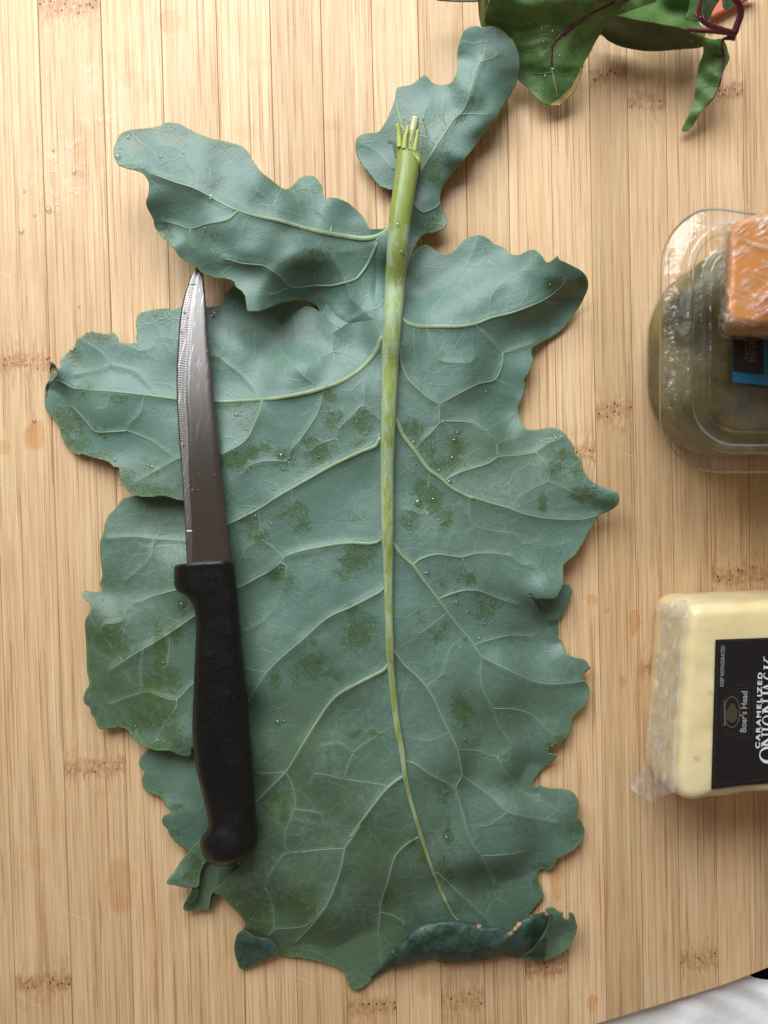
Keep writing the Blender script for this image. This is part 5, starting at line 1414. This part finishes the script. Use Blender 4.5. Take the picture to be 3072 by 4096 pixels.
# ------------------------------------------------------------------ pale cheese block with black label
def build_block():
    k = thing('cheese_block', tuple(P(2900, 2800, 0)), 'pale yellow cheese block in clear wrap with a black printed label', 'cheese')
    m, nt, out = newmat('pale_cheese'); g = G(nt); v = g.mm()
    n0 = g.noise(v, .045, 3); 
    c = g.mix(g.ss(n0, .3, .7), (.74, .595, .315), (.79, .665, .395))
    dt = g.vor(g.warp(v, .4, 1.5), .085)
    c = g.mix(g.ss(dt, .05, .13, .42, 0), c, (.48, .28, .09))
    g.bsdf(out, Base_Color=c, Roughness=.30, Subsurface_Weight=.25, Subsurface_Scale=.004, Specular_IOR_Level=.5, Normal=g.bump(g.noise(v, .07, 4), .0012, .5))
    Z = .033
    top = cv('C4', '745,345 900,333 1100,325 1351,318 1800,300 2300,290 2300,1830 1800,1850 1351,1872 1100,1885 1000,1905 850,1925 720,1932 655,1925 610,1880 600,1750 625,1300 665,800 700,440')
    soft_block('cheese', top, 0.0004, Z, m, k, .0045, .0006, jit=.0006)
    # printed date smudge on the far side face
    M_DATE = simple_mat('date_print', (.17, .16, .11), .6, .2, .8)
    rnd = random.Random(3)
    for x0, x1, y in ((960, 1150, 283), (1060, 1240, 300), (1255, 1351, 283), (1100, 1240, 290)):
        p = cv('C4', f'{x0},{y-9} {x1},{y-6} {x1},{y+7} {x0+30},{y+4}')
        zz = np.interp(p[:, 1], [2378, 2421], [.006, .030])
        q = P(p[:, 0], p[:, 1], zz) + np.array([0, .0011, .0004])
        obj('date_print', q, [(0, 1, 2, 3)], M_DATE, k, False)
    # sealed end of the wrapper, crimped film
    fl = cv('C4', '700,310 560,325 445,350 465,400 485,470 488,540 475,630 480,700 440,740 432,790 455,850 440,960 420,1080 400,1220 385,1360 370,1480 375,1520 350,1620 300,1720 245,1800 290,1850 350,1880 410,1930 440,1935 470,1890 520,1870 600,1840 610,1500 650,1000 690,600')
    Zf = idw('2610,2420,10 2690,2420,22 2740,2430,27 2640,2550,10 2700,2600,24 2620,2650,8 2700,2750,23 2600,2850,8 2680,2900,23 2590,2980,8 2670,3050,20 2560,3100,6 2530,3150,4 2600,3200,8 2640,3170,14 2690,3150,20', 25)
    def zf(px, py):
        cr = np.array([mnoise.noise((x / 22., y / 60., 1.)) * .0012 + mnoise.noise((x / 12., y / 24., 7.)) * .0005 for x, y in zip(px, py)])
        xe = (np.interp((py - 2250) * 2.0104, [345, 440, 800, 1300, 1750, 1880], [745, 698, 660, 620, 592, 600]) / 2.0104 + 2400 - 1536) / 1.13
        zw = CAM_D * (1 - xe / np.maximum(px - 1536, 1))
        return np.minimum(np.maximum(samp(Zf, px, py), zw + .0036) + cr, .0350)
    mf, nt, out = newmat('crimped_film'); g = G(nt); v = g.mm()
    h = g.noise(g.vmul(g.warp(v, .12, 4), (.45, .16, .3)), 1.0, 3, .5)
    nb = g.bump(h, .0010, .6)
    tr = g.n('BsdfTransparent', {'Color': (.96, .95, .95, 1)}); gl = g.n('BsdfGlossy', {'Roughness': .16, 'Normal': nb}); df = g.n('BsdfDiffuse', {'Color': (.80, .76, .74, 1), 'Normal': nb})
    a = g.n('MixShader', {0: g.ss(h, .36, .68, .08, .40), 1: tr.outputs[0], 2: df.outputs[0]})
    b = g.n('MixShader', {0: .07, 1: a.outputs[0], 2: gl.outputs[0]})
    nt.links.new(b.outputs[0], out.inputs[0])
    sheet('wrapper_end', fl, zf, mf, k, None, edge_w=0, step=4, thick=0)
    # label
    zl = Z + .0008
    M_BLK = simple_mat('label_black_gloss', (.010, .009, .010), .28, .15, .3)
    lp = cv('E4', '258,185 923,160 1600,135 1600,1960 923,2005 560,2035 205,2082 215,1700 235,1000')
    lab = obj('label', P(lp[:, 0], lp[:, 1], zl), [tuple(range(len(lp)))], M_BLK, k, False)
    e = .00015
    ring_print('label_border', cv('E4', '1600,150 923,178 295,205 270,900 240,2015 923,1945 1600,1890'), 2.0, zl + e, M_GOLD, lab, False, True)
    glyph_text('lettering', 'KEEP REFRIGERATED', cv('E4', '362,778')[0], cv('E4', '378,262')[0], 15, zl + e, M_GREY, lab, .004)
    glyph_text('lettering', "Boar's Head", cv('E4', '645,1355')[0], cv('E4', '662,838')[0], 24, zl + 2 * e, M_GREY, lab, .018)
    glyph_text('lettering', 'CARAMELIZED', cv('E4', '818,1562')[0], cv('E4', '850,600')[0], 17, zl + e, M_WHITE, lab, .03, 0, 1.35)
    # emblem: oval with a dark boar head, frame and banner
    ov = lambda cx, cy, rx, ry: np.array([cv('E4', f'{cx + rx * math.cos(t)},{cy + ry * math.sin(t)}')[0] for t in np.linspace(0, 2 * math.pi, 36, endpoint=False)])
    ring_print('emblem', ov(468, 1100, 98, 195), 2.2, zl + e, M_TAN, lab)
    ring_print('emblem', cv('E4', '560,860 450,840 360,930 325,1100 345,1280 420,1370 500,1395 500,1340 500,1400 495,1450 600,1420 725,1440 735,1300 745,1100 735,880 745,740 630,760 515,755 520,830'), 1.8, zl + e, M_GOLD, lab, True, True)
    ring_print('emblem', cv('E4', '555,890 550,810 680,800 690,900 685,1280 680,1370 535,1375 530,1300'), 1.6, zl + e, M_GOLD, lab, True, True)
    poly_print('emblem', cv('E4', '470,985 500,1000 515,1040 540,1090 548,1150 520,1200 480,1238 430,1225 395,1190 385,1130 400,1080 430,1040 450,1000'), zl + e, M_GOLD, lab)
    glyph_text('lettering', "BRUNCKHORST'S", cv('E4', '385,1270')[0], cv('E4', '385,960')[0], 6, zl + e, M_GREY, lab)
    # big serif name, cut by the picture edge
    Gl = {'O': None, 'N': [[(0, 0), (.16, 0), (.16, 1), (0, 1)], [(0, 1), (.22, 1), (1, 0), (.78, 0)], [(.86, 0), (1, 0), (1, 1), (.86, 1)], [(-.12, .95), (.2, .95), (.2, 1), (-.12, 1)], [(.72, .95), (1.14, .95), (1.14, 1), (.72, 1)]],
          'I': [[(.3, 0), (.7, 0), (.7, 1), (.3, 1)], [(0, .95), (1, .95), (1, 1), (0, 1)], [(0, 0), (1, 0), (1, .05), (0, .05)]],
          'J': [[(.4, -.1), (.75, -.1), (.75, 1), (.4, 1)], [(.1, .95), (1, .95), (1, 1), (.1, 1)]],
          'A': [[(0, 0), (.1, 0), (.52, 1), (.45, 1)], [(.42, 1), (.58, 1), (1, 0), (.74, 0)], [(.22, .3), (.75, .3), (.75, .38), (.22, .38)]],
          'C': None, 'K': [[(0, 0), (.2, 0), (.2, 1), (0, 1)], [(.2, .45), (.85, 1), (.95, 1), (.3, .4)], [(.3, .5), (.5, .6), (1.05, 0), (.8, 0)], [(.65, .95), (1.1, .95), (1.1, 1), (.65, 1)], [(-.1, .95), (.3, .95), (.3, 1), (-.1, 1)]]}
    spec = [('O', 1752, 1535, 812), ('N', 1525, 1375, 838), ('I', 1350, 1290, 845), ('O', 1272, 1140, 848), ('N', 1105, 950, 850), ('J', 905, 830, 836), ('A', 850, 725, 860), ('C', 695, 580, 862), ('K', 550, 410, 868)]
    for ch, ya, yb, xt in spec:
        H = 175.
        mp = lambda u, v: (xt + (1 - v) * H * (1.25 if ch in 'OJ' and xt < 840 else 1), ya + (yb - ya) * u)
        if Gl[ch] is None:
            V = []; F = []
            n = 40; full = ch == 'O'
            ts = np.linspace(0, 2 * math.pi, n, endpoint=False) if full else np.linspace(.9, 2 * math.pi - .9, n)
            for t in ts:
                V.append(mp(.5 + .5 * math.cos(t), .5 + .5 * math.sin(t)))
            for t in ts:
                V.append(mp(.52 + .33 * math.cos(t), .5 + .44 * math.sin(t)))
            for i in range(n if full else n - 1): F.append((i, (i + 1) % n, (i + 1) % n + n, i + n))
            V = np.array(V)
        else:
            V = []; F = []
            for q in Gl[ch]:
                F.append(tuple(range(len(V), len(V) + len(q)))); V += [mp(*c_) for c_ in q]
            V = np.array(V)
        V = np.array([2780 + V[:, 0] / 3.161, 2500 + V[:, 1] / 3.161]).T
        zoff = np.full(len(V), zl + e * 1.3)
        if Gl[ch] is not None:
            c0 = 0
            for qi, q in enumerate(Gl[ch]):
                zoff[c0:c0 + len(q)] += qi * .00004; c0 += len(q)
        obj('lettering', P(V[:, 0], V[:, 1], zoff), F, M_WHITE, lab, False)
build_block()

# ------------------------------------------------------------------ water drops
def drops():
    m, nt, out = newmat('water'); g = G(nt)
    tr = g.n('BsdfTransparent', {'Color': (.90, .93, .90, 1)}); gl = g.n('BsdfGlossy', {'Roughness': .04})
    lw = g.n('LayerWeight', {'Blend': .25})
    mx = g.n('MixShader', {0: g.ss(lw.outputs['Facing'], .0, 1.0, 0.09, .8), 1: tr.outputs[0], 2: gl.outputs[0]})
    nt.links.new(mx.outputs[0], out.inputs[0])
    me = bpy.data.meshes.new('water_droplet')
    bm = bmesh.new(); bmesh.ops.create_uvsphere(bm, u_segments=16, v_segments=10, radius=1.0)
    for v in bm.verts:
        if v.co.z < 0: v.co.z *= .25
    for f in bm.faces: f.smooth = True
    bm.to_mesh(me); bm.free(); me.materials.append(m)
    dg = bpy.context.evaluated_depsgraph_get()
    dg.update()
    MADE = []
    def put(px, py, r, label, group, asp=1.2):
        d = Vector(P(px, py, 0.0)) - Vector((0, 0, CAM_D))
        ok, loc, nor, *_ = SC.ray_cast(dg, Vector((0, 0, CAM_D)), d.normalized())
        if not ok: return
        o = bpy.data.objects.new('water_droplet', me); COL.objects.link(o)
        o.location = loc + nor * .00002
        k = r * .0000926
        o.scale = (k, k * asp, k * .8)
        o.rotation_euler = nor.to_track_quat('Z', 'Y').to_euler()
        MADE.append((o, px, py, r, label, group))
    K = 'clear water droplet clinging to the blue-green kale leaf'; KG = 'water droplets on the kale leaf'
    S = 'water droplet on the pale kale stem'; H = 'clear water droplet on the dark green chard leaves'; HG = 'water droplets on the chard'
    B = 'small water droplet lying on the bare bamboo board'; BG = 'water droplets on the bamboo'
    def many(crop, s, lab, grp):
        x0, y0, k = CROPS[crop]
        for q in s.split():
            t = [float(v) for v in q.split(',')]
            put(x0 + t[0] / k, y0 + t[1] / k, t[2] / k, lab, grp)
    many('B1', '92,1575,17 885,1550,16 465,1915,25 535,1940,11 568,1940,11 560,1978,9 780,1925,12 795,1855,9 735,1995,13 700,1990,7 485,2028,14 995,2035,8 205,1975,8 718,1025,10 120,1465,9 843,1335,12 180,1690,14 620,515,7 650,1980,6 330,1905,6 850,2040,6', K, KG)
    many('B1', '1475,235,14 1448,578,7 1425,660,6 1362,1098,8', S, 'water droplets on the kale stem')
    many('E6', '448,1735,26 455,1690,8 505,2080,26 475,1450,7 615,1120,8', S, 'water droplets on the kale stem')
    many('A1', '1368,1272,16 1330,1485,12 1040,1015,9 880,1095,10 920,1095,9 1515,1360,8 830,890,12 765,1015,18 780,960,10', K, KG)
    many('A2', '265,1465,9 1300,745,9 1215,840,8 1400,625,9', K, KG)
    many('A4', '1005,420,12 1395,415,24 1380,430,14 985,1405,16 745,1360,12 470,650,16 485,635,10 790,1410,10 780,1520,8 1475,935,8 1500,938,8', K, KG)
    many('B4', '410,165,20 505,150,14 600,40,13 355,300,9 352,325,8 365,350,7 312,115,7 465,595,14 555,655,11 645,770,13 635,685,9 712,825,9 730,838,7 765,705,16 813,900,11 692,985,12 780,985,9 670,1040,8 255,1125,8 1475,70,12 1510,95,12 1270,465,9 645,720,7 455,590,8 690,240,7 248,290,7', K, KG)
    many('B2', '480,1300,13 500,1255,10 468,1405,12 390,1480,10 235,1310,12 220,1290,9 1092,1285,10 1120,1280,9 1105,1270,7 675,1005,9 700,990,7 1055,365,9 1240,1600,9 1300,1625,9 450,1550,10 235,1490,7 245,1445,7', K, KG)
    many('B3', '1365,280,13 1470,325,10 1485,95,9 1468,55,8 875,860,18 505,1003,11 660,1305,10 755,1250,12 745,1245,9 685,1660,9 715,1760,9 745,1768,8 570,1665,9 1510,1640,18 1555,1635,12 345,830,9 460,1570,9 400,1070,9 1500,645,9 1540,620,8 555,1750,8', K, KG)
    many('C2', '1300,85,12 1220,130,12 1158,880,14 1150,865,9 585,680,16 600,745,10 590,625,8 695,90,12 640,690,7', K, KG)
    many('C1', '1155,835,12 1100,838,9 835,1295,10 1480,290,8 910,705,8 215,105,9 250,118,7 45,60,9', K, KG)
    many('E1', '1010,445,28 1105,335,23 855,235,26 690,240,14 795,320,17 985,295,16 1060,280,17 950,370,12 1285,500,20 1325,535,12 1175,578,18 1232,240,18 1600,170,15 1645,180,11 1018,785,20 1005,910,13 828,765,11 790,763,8 815,560,10 795,515,11 795,605,8 960,590,9 955,725,8 912,755,7 1270,745,11 1262,825,13 1365,710,10 1105,712,15 1155,825,7 1400,420,12 1505,470,10 1498,505,12 1540,440,9 1495,365,8 820,685,8 1185,995,14 1070,970,8 930,930,6 1070,870,6 1465,150,8 1220,95,9 1165,100,7 1190,395,9 700,290,9 880,290,9 1015,970,6 1320,560,9', H, HG)
    many('E2', '175,65,22 1060,345,20 870,408,22 890,325,12 970,175,12 1085,530,12 1185,480,8 1220,485,12 1015,460,10 1085,640,10 990,835,9 1040,865,8 945,895,7 930,770,10 945,790,8 955,700,8 1105,725,9 1115,785,12 1095,915,12 1105,950,8 910,1030,16 950,1025,8 935,1080,9 890,1195,20 850,1215,9 890,1140,8 1235,640,8 925,855,7 1010,710,7 1075,415,8 1010,990,8 490,258,10', H, HG)
    many('A4', '513,365,9 222,1105,14 188,1168,6', B, BG)
    many('A1', '480,1115,16 315,1360,20 140,1500,16 345,970,12 225,1395,10 160,1240,10', B, BG)
    def where(px, py, group):
        if 'stem' in group: return 'on the top of the thick kale stem' if py < 1000 else 'halfway down the thick kale stem'
        if 'chard' in group: return 'on the small pointed chard leaf' if px > 2740 else ('on the dark curled back chard leaf' if px > 2420 else ('on the shaded upper half of the broad chard leaf' if py < 120 else ('on the broad chard leaf left of its red vein' if px < 2205 else 'on the broad chard leaf right of its red vein')))
        if 'bamboo' in group: return 'on bare bamboo left of the upper left kale lobe' if py < 1000 else 'on bare bamboo left of the kale leaf below the lobe'
        if py < 950 and px < 1400: return 'on the upper left lobe of the kale leaf'
        if py < 900: return 'on the small top kale lobe behind the cut stem'
        hgt = 'at blade height' if py < 2250 else ('at handle height' if py < 3250 else 'near the rolled edge')
        if px < 740: return 'on the kale lobes left of the knife ' + ('blade' if py < 2250 else 'handle')
        if px < 1545: return 'on the kale leaf between knife and stem, ' + hgt
        return 'on the kale leaf right of the stem, ' + hgt
    big = {}
    for q in MADE:
        w_ = where(q[1], q[2], q[5])
        if w_ not in big or q[3] > big[w_][3]: big[w_] = q
    for q in MADE:
        w_ = where(q[1], q[2], q[5])
        tag(q[0], ('largest clear water droplet ' if big[w_] is q else 'small clear water droplet ') + w_, 'water droplet', q[5])
drops()
